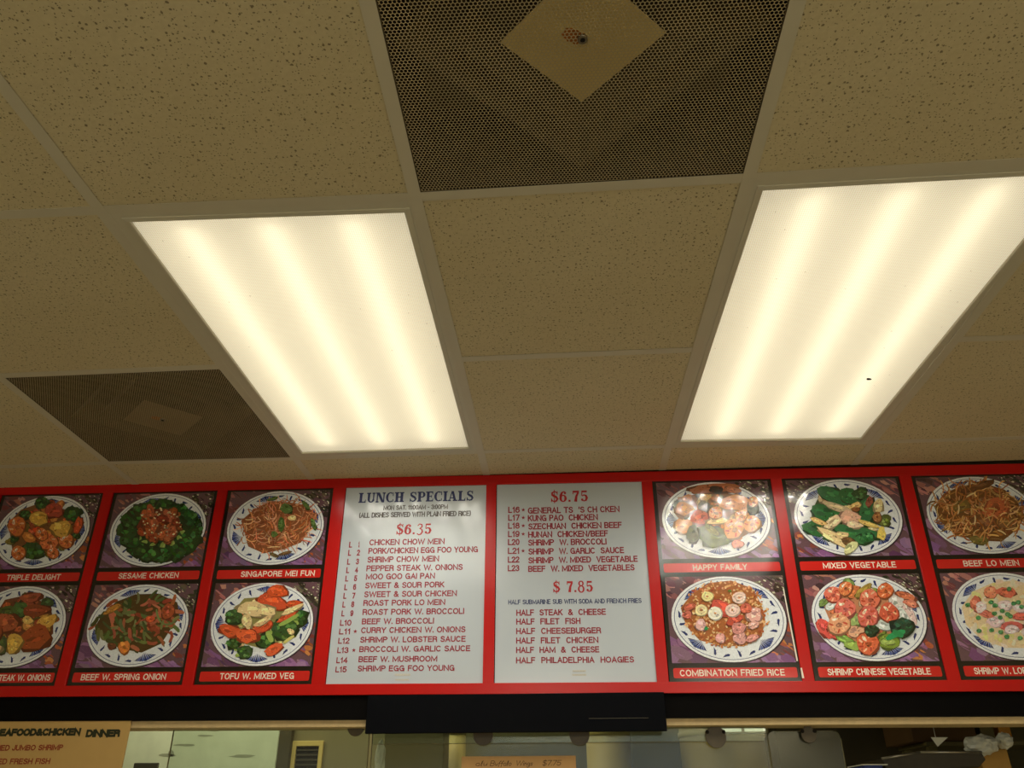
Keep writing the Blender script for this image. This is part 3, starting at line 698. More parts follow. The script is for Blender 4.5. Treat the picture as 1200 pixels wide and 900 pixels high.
def ellipse(cx, cz, rx, rz, n=48): return [(cx + rx * math.cos(2 * PI * k / n), cz + rz * math.sin(2 * PI * k / n)) for k in range(n)]
INK = (44, 56, 112)
def table_and_plate(P, seed, flip=False):
    x0, x1, z0, z1 = P.r; cx, cz = (x0 + x1) / 2, (z0 + z1) / 2; w, h = x1 - x0, z1 - z0; rd = P.rd
    P.raw([(x0, z0), (x1, z0), (x1, z1), (x0, z1)], (104, 74, 84))
    sx = -1 if flip else 1
    def patch(n, ax, az, rx, rz, cols, r0, r1):
        for _ in range(n):
            t = rd.random() * 6.28; q = math.sqrt(rd.random())
            X = cx + sx * (ax + rx * q * math.cos(t)) * w; Z = cz + (az + rz * q * math.sin(t)) * h
            r = rd.uniform(r0, r1) * w; a = rd.random() * 3; pts = []
            for k in range(8):
                u = 2 * PI * k / 8; rr = r * rd.uniform(.6, 1.25); pts.append((X + rr * math.cos(u + a), Z + rr * .7 * math.sin(u)))
            P.raw(pts, P.jc(rd.choice(cols), 14))
    patch(40, -.42, -.38, .26, .30, [(126, 84, 124), (146, 104, 146), (98, 62, 96), (140, 106, 138)], .03, .09)
    patch(34, -.40, .42, .24, .18, [(126, 72, 78), (170, 108, 106), (92, 58, 66), (188, 128, 120)], .02, .06)
    patch(60, .42, .40, .22, .26, [(62, 54, 46), (96, 84, 72), (52, 44, 40)], .02, .05)
    patch(90, .42, .40, .20, .24, [(204, 198, 170), (164, 158, 134), (226, 220, 196), (120, 112, 92)], .006, .014)
    patch(40, .45, -.32, .14, .32, [(172, 84, 58), (196, 120, 70), (128, 62, 56), (142, 100, 132)], .02, .05)
    patch(16, .30, -.48, .2, .06, [(156, 110, 158), (134, 90, 138)], .03, .07)
    rx, rz = w * .474, h * .495
    P.raw(ellipse(cx + .002, cz - .003, rx * 1.01, rz * 1.005), (60, 44, 56))
    P.raw(ellipse(cx, cz, rx, rz), (236, 238, 240)); P.raw(ellipse(cx, cz, rx * .955, rz * .95), (66, 80, 128)); P.raw(ellipse(cx, cz, rx * .943, rz * .938), (232, 236, 240))
    P.raw(ellipse(cx, cz, rx * .70, rz * .68), (224, 228, 228))
    # painted rim: four fans and small comma flourishes
    off = rd.choice((0, 45, 20))
    for k in range(4):
        t0 = math.radians(90 * k + off)
        for j in range(-4, 5):
            t = t0 + j * .056; a0, a1 = .92 - abs(j) * .012, .70 + abs(j) * .02
            pts = [(cx + rx * a0 * math.cos(t - .03), cz + rz * a0 * math.sin(t - .03)), (cx + rx * a0 * math.cos(t + .03), cz + rz * a0 * math.sin(t + .03)), (cx + rx * a1 * math.cos(t0 + (t - t0) * .5), cz + rz * a1 * math.sin(t0 + (t - t0) * .5))]
            P.raw(pts, P.jc((70, 88, 150) if j % 2 else INK, 8))
    for k in range(24):
        t = math.radians(15 * k + off + 7.5)
        if abs((math.degrees(t) - off + 45) % 90 - 45) < 14: continue
        rr = .84 + .03 * (-1) ** k
        X, Z = cx + rx * rr * math.cos(t), cz + rz * rr * math.sin(t); L = w * .056; a = t + 1.2 + .8 * (-1) ** k + rd.uniform(-.3, .3)
        c, s_ = math.cos(a), math.sin(a); th = w * .0135
        body = [(-L * .6, th * .2), (-L * .1, th), (L * .4, th * .8), (L * .62, 0), (L * .4, -th * .8), (0, -th * .3)]
        P.raw([(X + x * c - y * s_, Z + x * s_ + y * c) for x, y in body], INK)
        P.raw([(X - L * .1 * c, Z - L * .1 * s_), (X - L * .1 * c - s_ * L * .45 + c * L * .2, Z - L * .1 * s_ + c * L * .45), (X + L * .05 * c, Z + L * .05 * s_)], INK)
    return cx, cz, rx, rz

ORANGE, CARROT, MEAT, TOFU, CELERY = (214, 132, 64), (222, 92, 52), (156, 72, 44), (232, 200, 142), (132, 156, 66)
def noodles(P, reg, cols, n, ln, w):
    P.blob(reg[0], reg[1], reg[2] * .98, reg[3] * .98, [v * .72 for v in cols[0]], reg[4], 0, 0, .08)
    for _ in range(n):
        a, b = P.inside(reg); P.strip(a, b, ln * P.rd.uniform(.5, 1.2), w * P.rd.uniform(.6, 1.3), P.rd.uniform(0, 360), P.rd.uniform(-2, 2), P.jc(P.rd.choice(cols), 18, P.rd.choice((.72, .9, 1, 1.15))))
def chunks(P, reg, cols, n, r0, r1, back=None):
    if back: P.blob(reg[0], reg[1], reg[2], reg[3], back, reg[4], 0, 0, .1)
    for _ in range(n):
        a, b = P.inside(reg); r = P.rd.uniform(r0, r1); P.blob(a, b, r, r * P.rd.uniform(.55, .9), P.jc(P.rd.choice(cols), 12), P.rd.uniform(0, 180), .6, 1.2, .2)
def d_triple(P):
    chunks(P, (360, 420, 300, 210, -10), [ORANGE, MEAT, (120, 110, 50), CARROT], 36, 25, 45, (130, 80, 45))
    for a, b, r in ((350, 205, 60), (590, 290, 75), (215, 300, 45), (270, 590, 85), (620, 470, 35), (120, 500, 35)): P.broccoli(a, b, r)
    for a, b, r in ((140, 395, 78), (400, 520, 72), (540, 515, 60), (155, 610, 58), (435, 610, 48), (345, 460, 52)): P.shrimp(a, b, r, (218, 118, 62), P.rd.uniform(0, 360))
    P.blob(640, 385, 30, 70, CARROT, 15); P.blob(440, 265, 70, 60, (178, 70, 48)); P.blob(240, 485, 60, 35, ORANGE, 30)
    P.blob(322, 330, 68, 60, (232, 178, 78)); P.blob(500, 412, 82, 62, (232, 174, 80))
def d_sesame(P):
    P.blob(620, 370, 300, 235, (40, 66, 32), -12, 0, 0, .06)
    for k in range(15):
        t = 2 * PI * k / 15; P.broccoli(620 + 270 * math.cos(t) + 40 * math.sin(t), 370 + 195 * math.sin(t) - 40 * math.cos(t) * .8, 82, (50, 96, 44), math.degrees(t) + 180)
    chunks(P, (620, 315, 190, 135, -8), [(172, 82, 48), (196, 100, 62), (150, 66, 38)], 34, 34, 58, (120, 52, 30))
    for _ in range(40):
        a, b = P.inside((620, 310, 180, 130, 0)); P.blob(a, b, 5, 4, (240, 214, 160), 0, 0, 0)
def d_singapore(P):
    noodles(P, (590, 400, 350, 240, -14), [(214, 132, 88), (226, 154, 106), (190, 104, 66), (236, 176, 130)], 330, 95, 8)
    for a, b, ra, rb, g in ((670, 245, 55, 42, 20), (625, 390, 28, 66, 0), (920, 385, 20, 56, -20), (850, 215, 20, 50, -40), (560, 480, 30, 26, 0), (545, 155, 50, 14, -15)): P.blob(a, b, ra, rb, (92, 118, 62), g)
    P.blob(725, 330, 36, 26, (240, 200, 140)); P.blob(560, 670, 45, 16, (110, 92, 60), 25); P.blob(660, 655, 60, 14, (124, 92, 60), -15)
def d_pepper(P):
    chunks(P, (190, 340, 260, 220, -5), [MEAT, (176, 88, 54), (100, 90, 44), (200, 140, 66)], 34, 30, 55, (110, 62, 36))
    for a, b, ra, rb, c, g in ((50, 250, 80, 38, (82, 96, 50), -10), (170, 235, 62, 62, (74, 104, 52), 0), (385, 180, 50, 36, (66, 92, 50), 0), (15, 520, 50, 72, (74, 92, 50), 0), (300, 245, 105, 48, (150, 70, 46), -5),
                               (250, 140, 90, 36, (164, 74, 48), -10), (60, 345, 95, 78, (176, 88, 52), 0), (-80, 430, 100, 90, MEAT, 0), (-90, 250, 80, 50, (90, 100, 52), 0), (-60, 560, 80, 40, TOFU, 0), (385, 335, 85, 48, (226, 174, 84), -25), (230, 325, 45, 30, (228, 184, 104), 10),
                               (285, 470, 128, 92, (166, 76, 38), -25), (122, 510, 62, 84, (226, 178, 88), 25)): P.blob(a, b, ra, rb, c, g)
def d_spring(P):
    P.blob(640, 340, 330, 220, (92, 72, 40), -6, 0, 0, .1)
    for _ in range(120):
        a, b = P.inside((640, 340, 320, 215, -6)); P.strip(a - 30, b, P.rd.uniform(60, 120), P.rd.uniform(16, 34), P.rd.uniform(-60, 120), P.rd.uniform(-1.4, 1.4), P.jc(P.rd.choice([(168, 84, 58), (190, 104, 72), (96, 108, 58), (72, 84, 44), (140, 62, 42), (122, 128, 76)]), 14))
    P.blob(430, 235, 80, 20, (206, 140, 62), -30); P.blob(880, 250, 50, 70, (176, 84, 56), 20); P.blob(735, 315, 38, 26, (220, 96, 58)); P.blob(525, 542, 46, 50, (224, 132, 56)); P.blob(425, 535, 36, 28, (110, 62, 36))
def d_tofu(P):
    chunks(P, (570, 400, 300, 220, 0), [TOFU, (200, 190, 120), CARROT], 16, 30, 50, (150, 150, 90))
    for a, b, r, st in ((320, 345, 75, 40), (850, 350, 85, 120), (740, 450, 105, -30), (580, 550, 80, -60), (410, 640, 65, 150), (310, 570, 55, 60)): P.broccoli(a, b, r, (64, 100, 48), st)
    for a, b, ra, rb, g in ((640, 215, 130, 66, 10), (680, 130, 85, 48, 0), (820, 232, 64, 28, -10), (285, 462, 88, 50, 10), (430, 505, 92, 60, 0), (655, 620, 80, 42, -30), (575, 430, 80, 36, -30), (770, 345, 90, 24, -28)): P.blob(a, b, ra, rb, CARROT, g)
    for a, b, ra, rb, g in ((500, 285, 150, 58, 5), (600, 300, 70, 40, 0), (430, 385, 40, 62, -20), (570, 382, 88, 24, -30), (810, 285, 95, 22, -25), (800, 470, 30, 22, 30)): P.blob(a, b, ra, rb, (236, 206, 150), g)
    P.strip(700, 420, 190, 34, -25, -.2, (150, 180, 90)); P.strip(600, 470, 100, 44, 60, .2, (160, 186, 96)); P.strip(740, 570, 110, 24, -40, .2, (214, 206, 120))
def d_happy(P):
    chunks(P, (590, 400, 310, 210, 5), [ORANGE, (196, 120, 64), (206, 168, 98), (110, 104, 52)], 40, 30, 55, (150, 92, 48))
    for a, b, ra, rb, c, g in ((560, 185, 200, 36, (164, 92, 54), -4), (590, 195, 50, 26, (60, 44, 34), 0), (720, 195, 60, 24, (190, 120, 88), 10), (740, 300, 125, 60, (218, 140, 72), 5), (880, 330, 44, 62, (78, 80, 50), 0), (490, 330, 42, 50, (96, 92, 54), 0), (290, 310, 40, 32, (84, 90, 66), 0),
                               (345, 345, 68, 50, (216, 146, 66), 0), (460, 410, 72, 60, (206, 96, 60), 0), (340, 480, 70, 60, (220, 148, 80), 0), (580, 560, 130, 78, (96, 108, 48), 10), (410, 540, 48, 68, (80, 86, 46), 0), (560, 510, 70, 26, (128, 128, 62), 35), (760, 620, 45, 30, (214, 110, 80), 0), (600, 440, 82, 26, (236, 196, 112), -4)): P.blob(a, b, ra, rb, c, g)
    for a, b, r in ((730, 500, 82), (870, 460, 68), (590, 375, 54), (785, 400, 48), (880, 290, 40)): P.shrimp(a, b, r, (228, 156, 88), P.rd.uniform(0, 360))
def d_rice(P):
    P.blob(500, 340, 312, 238, (176, 104, 58), 8, 0, 0, .07)
    for _ in range(620):
        a, b = P.inside((500, 340, 318, 244, 8)); r = P.rd.uniform(8, 15); P.raw([P.to(*q) for q in P.shape(a, b, r, r * .6, P.rd.uniform(0, 180), .15, 6)], P.jc(P.rd.choice([(216, 150, 92), (232, 178, 120), (196, 116, 66), (240, 200, 150), (178, 92, 58)]), 14))
    for a, b, ra, rb, c in ((470, 300, 95, 55, (208, 84, 70)), (560, 380, 60, 34, (206, 90, 74)), (700, 345, 56, 50, (240, 184, 172)), (600, 510, 44, 50, (222, 160, 158)), (460, 515, 36, 36, (230, 166, 160)), (315, 420, 38, 40, (226, 176, 176)), (640, 300, 40, 36, (212, 110, 84)), (590, 440, 50, 44, (206, 140, 130)),
                            (230, 290, 45, 26, (198, 104, 84)), (215, 345, 35, 26, (206, 110, 96)), (700, 420, 40, 26, (232, 176, 168)), (690, 515, 50, 22, (224, 150, 140))): P.blob(a, b, ra, rb, c, P.rd.uniform(-30, 30))
    for a, b, ra, rb, c in ((418, 334, 50, 47, (250, 246, 226)), (592, 220, 48, 42, (252, 218, 200)), (545, 312, 52, 46, (248, 214, 200)), (362, 212, 42, 34, (244, 228, 160)), (318, 312, 44, 40, (244, 226, 172))):
        P.blob(a, b, ra, rb, c, 0, .72, 0, .05); P.blob(a, b, ra * .7, rb * .7, [v * .9 for v in c], 0, 0, 0, .05); P.blob(a + 3, b, ra * .55, rb * .5, c, 0, 0, 0, .08); P.blob(a, b, 7, 7, (190, 130, 90), 0, 0, 0)
    P.blob(355, 445, 15, 14, (40, 150, 80), 0, 0, 0); P.blob(525, 172, 14, 9, (110, 140, 60), 0, 0, 0)
def d_mixed(P):
    chunks(P, (600, 420, 300, 220, 10), [(56, 100, 60), (220, 196, 150), (150, 120, 80)], 20, 30, 55, (70, 84, 52))
    for a, b, ra, rb, g in ((500, 230, 160, 60, 22), (640, 240, 100, 66, 20), (430, 385, 130, 72, 10), (340, 525, 110, 62, 15), (790, 360, 70, 130, 8), (690, 560, 200, 58, 8), (770, 610, 80, 50, 0)): P.blob(a, b, ra, rb, (54, 112, 66), g)
    P.broccoli(730, 215, 62, (62, 96, 50)); P.broccoli(940, 450, 62, (110, 126, 62)); P.broccoli(790, 600, 60, (60, 130, 76))
    for a, b, ra, rb, c, g in ((530, 340, 130, 32, (196, 176, 140), 18), (500, 460, 100, 44, (232, 204, 160), -35), (500, 600, 150, 44, (236, 208, 158), 32), (570, 580, 60, 30, (232, 200, 150), 0), (640, 430, 90, 62, (222, 172, 148), 15), (680, 490, 70, 30, (236, 208, 170), 10), (890, 325, 42, 60, (236, 212, 160), 0),
                               (810, 485, 95, 20, (230, 196, 116), 18), (365, 460, 72, 22, (232, 190, 124), 22), (690, 320, 50, 26, (226, 190, 124), -20), (880, 425, 36, 46, (160, 108, 66), 0), (690, 355, 36, 20, (140, 84, 52), 0), (630, 640, 60, 40, (120, 92, 60), 20), (650, 690, 70, 40, (220, 214, 160), -35), (810, 285, 30, 44, (150, 84, 66), 20)): P.blob(a, b, ra, rb, c, g)
    P.blob(920, 570, 40, 60, (232, 206, 110), 0, 0, 0)
def d_shrimpveg(P):
    chunks(P, (570, 340, 330, 220, 10), [(226, 130, 94), (220, 200, 160), CELERY], 18, 30, 50, (190, 130, 92))
    for a, b, ra, rb, c, g in ((420, 90, 50, 34, (124, 150, 90), 10), (460, 160, 60, 44, (206, 122, 72), -40), (540, 150, 80, 30, (170, 140, 70), -40), (800, 235, 60, 50, (226, 220, 212), 20), (900, 320, 36, 100, (232, 208, 200), -25), (860, 360, 40, 90, (226, 230, 226), -25), (705, 415, 68, 40, (208, 218, 214), 10),
                               (290, 265, 50, 30, (220, 226, 220), -20), (240, 440, 50, 84, (224, 84, 80), -40), (310, 490, 60, 26, (216, 86, 76), 35), (400, 530, 80, 26, (140, 176, 86), 20), (460, 580, 64, 32, (150, 178, 84), 15), (230, 240, 40, 26, (120, 150, 80), -30), (480, 380, 36, 60, (160, 180, 110), 0), (735, 545, 84, 56, CELERY, 0), (735, 545, 50, 30, (166, 186, 100), 0),
                               (870, 190, 80, 26, (216, 116, 86), 20), (910, 250, 60, 26, (214, 130, 104), 20), (480, 470, 60, 44, (238, 180, 150), 0)): P.blob(a, b, ra, rb, c, g)
    for a, b, r, c in ((300, 180, 66, (224, 112, 92)), (400, 130, 56, (226, 130, 80)), (590, 215, 82, (226, 118, 88)), (710, 150, 62, (226, 118, 72)), (395, 290, 82, (228, 120, 108)), (345, 410, 88, (236, 168, 124)), (575, 350, 84, (228, 116, 104)), (738, 320, 76, (220, 104, 74)), (575, 560, 88, (216, 106, 68))): P.shrimp(a, b, r, c, P.rd.uniform(0, 360))
    P.broccoli(600, 460, 55, (44, 74, 48)); P.broccoli(840, 430, 84, (44, 84, 60), 130); P.strip(720, 530, 160, 46, -30, .3, (44, 156, 92)); P.strip(770, 470, 90, 40, 20, .3, (40, 140, 82))
def d_lomein(P):
    noodles(P, (890, 240, 320, 205, 6), [(182, 118, 64), (206, 142, 82), (146, 84, 46), (222, 168, 104)], 300, 85, 9)
    for a, b, ra, rb, c in ((920, 320, 100, 60, (126, 78, 52)), (1000, 210, 90, 70, (188, 96, 56)), (760, 200, 60, 40, (130, 104, 54)), (880, 440, 60, 30, (120, 108, 56)), (870, 60, 120, 26, (120, 76, 44)), (1080, 320, 60, 40, (130, 92, 50))): P.blob(a, b, ra, rb, c, P.rd.uniform(-20, 20), .8)
    noodles(P, (880, 240, 300, 190, 6), [(196, 130, 72), (170, 100, 54), (232, 186, 126)], 90, 90, 8) if False else None
    for _ in range(110):
        a, b = P.inside((880, 240, 310, 195, 6)); P.strip(a, b, P.rd.uniform(40, 100), P.rd.uniform(5, 11), P.rd.uniform(0, 360), P.rd.uniform(-2, 2), P.jc(P.rd.choice([(206, 138, 76), (178, 106, 56), (226, 182, 118)]), 16))
    for a, b, g in ((735, 190, 80), (790, 140, -40), (850, 265, 80), (1010, 370, 15)): P.strip(a, b, 70, 10, g, .6, (236, 206, 150))
def d_lobster(P):
    P.blob(470, 380, 360, 260, (240, 214, 168), 8, 0, 0, .06)
    for _ in range(130):
        a, b = P.inside((470, 380, 345, 250, 8)); r = P.rd.uniform(14, 36); P.raw([P.to(*q) for q in P.shape(a, b, r, r * .6, P.rd.uniform(0, 180), .3, 8)], P.jc(P.rd.choice([(244, 226, 176), (240, 214, 190), (238, 204, 160), (236, 226, 206), (232, 226, 150)]), 10))
    for a, b, ra, rb, c, g in ((210, 300, 40, 50, (228, 128, 104), 20), (320, 220, 50, 44, (232, 140, 110), 0), (440, 220, 70, 36, (226, 118, 92), 8), (280, 380, 80, 24, (226, 124, 106), 20), (560, 400, 80, 30, (222, 108, 92), 0), (480, 480, 90, 36, (226, 112, 104), 0), (640, 300, 60, 50, (230, 130, 110), 0), (700, 450, 70, 50, (234, 160, 140), 0)): P.blob(a, b, ra, rb, c, g)
    for a, b, ra, rb in ((360, 440, 60, 38), (430, 320, 50, 36), (250, 330, 40, 40), (480, 500, 50, 30), (540, 340, 50, 30), (620, 520, 60, 40)): P.blob(a, b, ra, rb, (242, 218, 222), 0, .8)
    for a, b in ((150, 315), (230, 412), (325, 295), (355, 320), (350, 380), (395, 410), (410, 360), (450, 385), (530, 295), (555, 330), (495, 305), (330, 505), (235, 510), (400, 520), (445, 555), (545, 565), (460, 195), (470, 400), (600, 380), (640, 560), (590, 470)): P.blob(a, b, 18, 15, (86, 152, 96), 0, .7, 0, .08)

def dish_card(ci, row, text, draw, ref, cap_px, label, seed, flip=False, shear=0.0):
    x0, x1 = COLS[ci]; cx = (x0 + x1) / 2; zm = -0.3495
    zt, zb = (ZT, zm) if row == 0 else (zm, ZBOT); cz = (zt + zb) / 2
    root = on_board('dish_card', cx, cz); tag(root, label, 'menu photo', 'dish photo cards of the menu board')
    m = MB(); m.box(x0 - cx, x1 - cx, 0.0, 0.004, zb - cz, zt - cz); m.build('backing_card', 'black', root)
    pz1 = zt - 0.006; pz0 = zt - 0.264 if row == 0 else zt - 0.266
    P = Paint((x0 + 0.012 - cx, x1 - 0.012 - cx, pz0 - cz, pz1 - cz), ref, (cx, cz), seed)
    table_and_plate(P, seed, flip); draw(P); P.finish(root)
    c1 = pz0 - 0.014; c0 = c1 - 0.029
    def rr(a0, a1, b0, b1, r):
        pts = []
        for qx, qz, s0 in ((a1 - r, b1 - r, 0), (a0 + r, b1 - r, 90), (a0 + r, b0 + r, 180), (a1 - r, b0 + r, 270)):
            for k in range(5): t = math.radians(s0 + 22.5 * k); pts.append((qx + r * math.cos(t), qz + r * math.sin(t)))
        return pts
    m = MB(); m.slab(rr(x0 + 0.013 - cx, x1 - 0.013 - cx, c0 - cz, c1 - cz, 0.005), -0.0006, 0.0)
    st = m.build('caption_strip', 'caption', root)
    ta = bp(cap_px[0], cap_px[2])[0] - cx; tb = bp(cap_px[1], cap_px[2])[0] - cx
    m = MB(); text_mb(m, text, ta, tb, c0 - cz + 0.0055, 0.0185, -0.0006, weight=0.165, shear=shear, gap=0.27); m.build('lettering', 'letter_white', st)
    return root
dish_card(0, 0, 'TRIPLE DELIGHT', d_triple, (0, 560, 6.92), (8.7, 71.5, 676), 'triple delight photo card at the far left end of the top row', 11)
dish_card(0, 1, 'PEPPER STEAK W. ONIONS', d_pepper, (0, 680, 6.92), (-36, 59, 797), 'pepper steak with onions photo card below the triple delight card', 12)
dish_card(1, 0, 'SESAME CHICKEN', d_sesame, (100, 570, 7.06), (139.7, 209.8, 674), 'sesame chicken photo card with brown meat ringed by dark green broccoli', 13)
dish_card(1, 1, 'BEEF W. SPRING ONION', d_spring, (70, 680, 6.92), (95.7, 195, 793), 'beef with spring onion photo card below the sesame chicken card', 14)
dish_card(2, 0, 'SINGAPORE MEI FUN', d_singapore, (250, 565, 7.83), (282.8, 369.2, 672), 'singapore mei fun photo card with orange noodles, left of the lunch specials panel', 15)
dish_card(2, 1, 'TOFU W. MIXED VEG', d_tofu, (230, 675, 7.2), (258, 345, 793), 'tofu with mixed vegetables photo card, carrots and broccoli on a white plate', 16)
dish_card(5, 0, 'HAPPY FAMILY', d_happy, (750, 545, 6.67), (812, 875.6, 663.4), 'happy family photo card reflecting the light, above the fried rice card', 17)
CF_ = dish_card(5, 1, 'COMBINATION FRIED RICE', d_rice, (770, 665, 6.2), (797, 920, 789), 'combination fried rice photo card with pale scallop rounds on orange rice', 18)
dish_card(6, 0, 'MIXED VEGETABLE', d_mixed, (910, 550, 7.5), (964, 1049.6, 660), 'mixed vegetable photo card with dark green leaves on a white plate', 19, flip=True)
dish_card(6, 1, 'SHRIMP CHINESE VEGETABLE', d_shrimpveg, (930, 670, 6.67), (970, 1091, 788), 'shrimp with chinese vegetables photo card with bright green broccoli', 20)
dish_card(7, 0, 'BEEF LO MEIN', d_lomein, (1000, 560, 6.0), (1128.7, 1194, 659), 'beef lo mein photo card with brown noodles at the right end of the top row', 21)
dish_card(7, 1, 'SHRIMP W. LOBSTER SAUCE', d_lobster, (1110, 660, 6.43), (1141.6, 1256, 787), 'shrimp with lobster sauce photo card dotted with green peas, below beef lo mein', 22)
# white strip paints the highlight along the lifted edge of the card's cover
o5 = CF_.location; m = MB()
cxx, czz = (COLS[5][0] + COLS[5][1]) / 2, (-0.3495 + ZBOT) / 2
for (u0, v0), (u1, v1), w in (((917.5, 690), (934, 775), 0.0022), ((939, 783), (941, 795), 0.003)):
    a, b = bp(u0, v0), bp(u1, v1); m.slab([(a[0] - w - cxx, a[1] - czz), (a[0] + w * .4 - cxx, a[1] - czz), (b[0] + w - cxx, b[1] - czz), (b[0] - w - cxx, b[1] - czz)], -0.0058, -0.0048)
m.build('cover_edge_glint', 'letter_white', CF_)

# ------------------------------------------------------------------ below the board: header, shields and clips
def rect_at(Y, u0, v0, u1, v1):
    a, b = at(u0, v0, Y), at(u1, v1, Y); return a.x, b.x, b.z, a.z     # x0, x1, z0, z1
YH = YB - 0.012
x0, x1, z0, z1 = rect_at(YH, 431, 815, 782, 856.5)
m = MB(); cx, cz = (x0 + x1) / 2, (z0 + z1) / 2
m.box(x0 - cx, x1 - cx, 0, 0.0145, z0 - cz, z1 - cz + 0.0)
HD = tag(m.build('header_board', 'header', None, (cx, YH, cz), bevel=0.0015), 'flat black board hung on the dark fascia under the white panels', 'sign board')
a, b = at(690, 842, YH), at(760, 842, YH)
m = MB(); m.box(a.x - cx, b.x - cx, -0.0006, 0.0, -0.0008, 0.0008); m.build('scratch', 'pan', HD, (0, 0, a.z - cz))

YS_ = YW + 0.045                                     # acrylic shields hang in the hatch
def shield(u0, u1, vt, label, r=0.02):
    A, B = at(u0, vt, YS_), at(u1, vt, YS_); zt = A.z; z0 = 1.25
    x0, x1 = A.x, B.x; cx = (x0 + x1) / 2
    pts = [(x0 - cx, z0 - zt), (x1 - cx, z0 - zt)]
    for q, s0 in ((x1 - cx - r, 0), (x0 - cx + r, 90)):
        for k in range(6): t = math.radians(s0 + 18 * k); pts.append((q + r * math.cos(t), -r + r * math.sin(t)))
    m = MB(); m.slab(pts, 0, 0.004)
    root = tag(m.build('acrylic_shield', 'clear', None, (cx, YS_, zt)), label, 'clear screen', 'clear acrylic screens in the serving hatch')
    m = MB(); e = 0.0014
    for xx in (x0 - cx, x1 - cx - e): m.box(xx, xx + e, -0.0012, 0.0052, z0 - zt, -r)
    m.box(x0 - cx + r, x1 - cx - r, -0.0012, 0.0052, -e, 0)
    m.build('polished_edge', 'kgrey', root)
    return root
shield(205, 434, 846, 'clear acrylic screen in front of the louvred grille, left of the black board')
shield(437, 897.5, 851, 'wide clear acrylic screen behind the price note, under the black board')
shield(899, 984, 857, 'clear acrylic screen with a rounded corner at the right of the hatch')
# clear strip along the screens
A, B = at(437, 855, YS_ - 0.01), at(896, 868, YS_ - 0.01); cx = (A.x + B.x) / 2
m = MB(); m.box(A.x - cx, B.x - cx, 0, 0.003, -0.001, A.z - B.z); m.box(A.x - cx, B.x - cx, -0.0008, 0.0036, -0.0015, 0.0, 1)
tag(m.build('mounting_strip', ['clear', 'kgrey'], None, (cx, YS_ - 0.01, B.z)), 'clear strip joining the round clips above the price note', 'mounting strip')
def clip(u, v, label, r=0.030, dark=True):
    Y = YS_ - 0.016; c = at(u, v, Y)
    m = MB(); m.tube((0, 0, 0), (0, 0.005, 0), r, 40)
    root = tag(m.build('round_clip', 'clip', None, (c.x, Y, c.z), bevel=0.001), label, 'screen clip', 'round clips holding the screens')
    for s in (-1, 1):
        m = MB(); m.tube((s * r * .80, -0.002, r * .45), (s * r * .80, 0.0, r * .45), 0.0055, 12); m.build('screw', 'hole', root)
    m = MB(); m.box(-0.010, 0.010, 0.0005, 0.004, r * .7, r * 1.6); m.build('hanger', 'clip', root)
clip(417, 852, 'dull round clip just left of the black board', 0.026)
clip(566, 861, 'brown round clip under the black board, left of its middle')
clip(679, 861, 'brown round clip under the black board, above the end of the price note')
clip(839, 863.5, 'brown round clip beside the kitchen strip lamp')
clip(948, 861, 'faint round clip on the rounded acrylic screen at the right', 0.022)

# price note taped to the screen
YN = YS_ - 0.0035
x0, x1, z0, z1 = rect_at(YN, 541, 886.5, 676, 925); cx = (x0 + x1) / 2
m = MB(); m.box(x0 - cx, x1 - cx, 0, 0.0006, z0 - z1, 0)
NT = tag(m.build('price_note', 'note', None, (cx, YN, z1)), 'tan paper price note handwritten in brown, taped to the screen', 'note')
m = MB()
for t, u0, u1 in (('alu', 557, 571), ('Buffalo', 574, 599), ('Wings', 604, 624), ('$7.75', 635, 657)):
    a, b = at(u0, 897, YN), at(u1, 897, YN); text_mb(m, t, a.x - cx, b.x - cx, at(600, 897.5, YN).z - z1, 0.0145, 0.0, weight=0.1, shear=0.3, gap=0.12)
m.build('handwriting', 'ink', NT)

# poster at the far left of the hatch
YP = YB + 0.006
A = at(153.5, 845, YP); L0 = at(-60, 842, YP)
m = MB(); x1, zt = A.x, at(100, 842.5, YP).z + 0.004
m.box(L0.x - x1, 0, 0, 0.005, -0.42, 0)
PO = tag(m.build('menu_poster', 'poster', None, (x1, YP, zt - 0.003)), 'tan seafood and chicken dinner poster under the left photo cards', 'menu sign')
def poster_line(txt, u0, u1, v, cap, mat, name, bold):
    a, b = at(u0, v, YP), at(u1, v, YP); m = MB(); text_mb(m, txt, a.x - x1, b.x - x1, a.z - zt + 0.003, cap, 0.0, weight=bold); m.build(name, mat, PO)
poster_line('SEAFOOD&CHICKEN', -8, 93.5, 863, 0.0215, 'ink_dark', 'lettering', 0.3)
poster_line('DINNER', 100, 140, 864, 0.0215, 'ink_dark', 'lettering', 0.3)
poster_line('2. FRIED JUMBO SHRIMP', -20, 73, 880, 0.016, 'ink_red', 'lettering', 0.2)
poster_line('4. FRIED FRESH FISH', -25, 58, 896, 0.016, 'ink_red', 'lettering', 0.2)

# ------------------------------------------------------------------ kitchen seen through the hatch
def slab_thing(name, mat, Y, u0, v0, u1, v1, depth, label, cat, bevel=0.003, drop=0.0, slant=0.0):
    x0, x1, z0, z1 = rect_at(Y, u0, v0, u1, v1); z0 -= drop; cx = (x0 + x1) / 2
    m = MB(); n = (x1 - x0) * slant
    m.slab([(x0 - cx, 0), (x1 - cx, 0), (x1 - cx, z1 - z0), (x0 - cx + n, z1 - z0)], 0, depth)
    return tag(m.build(name, mat, None, (cx, Y, z0), bevel=bevel), label, cat)
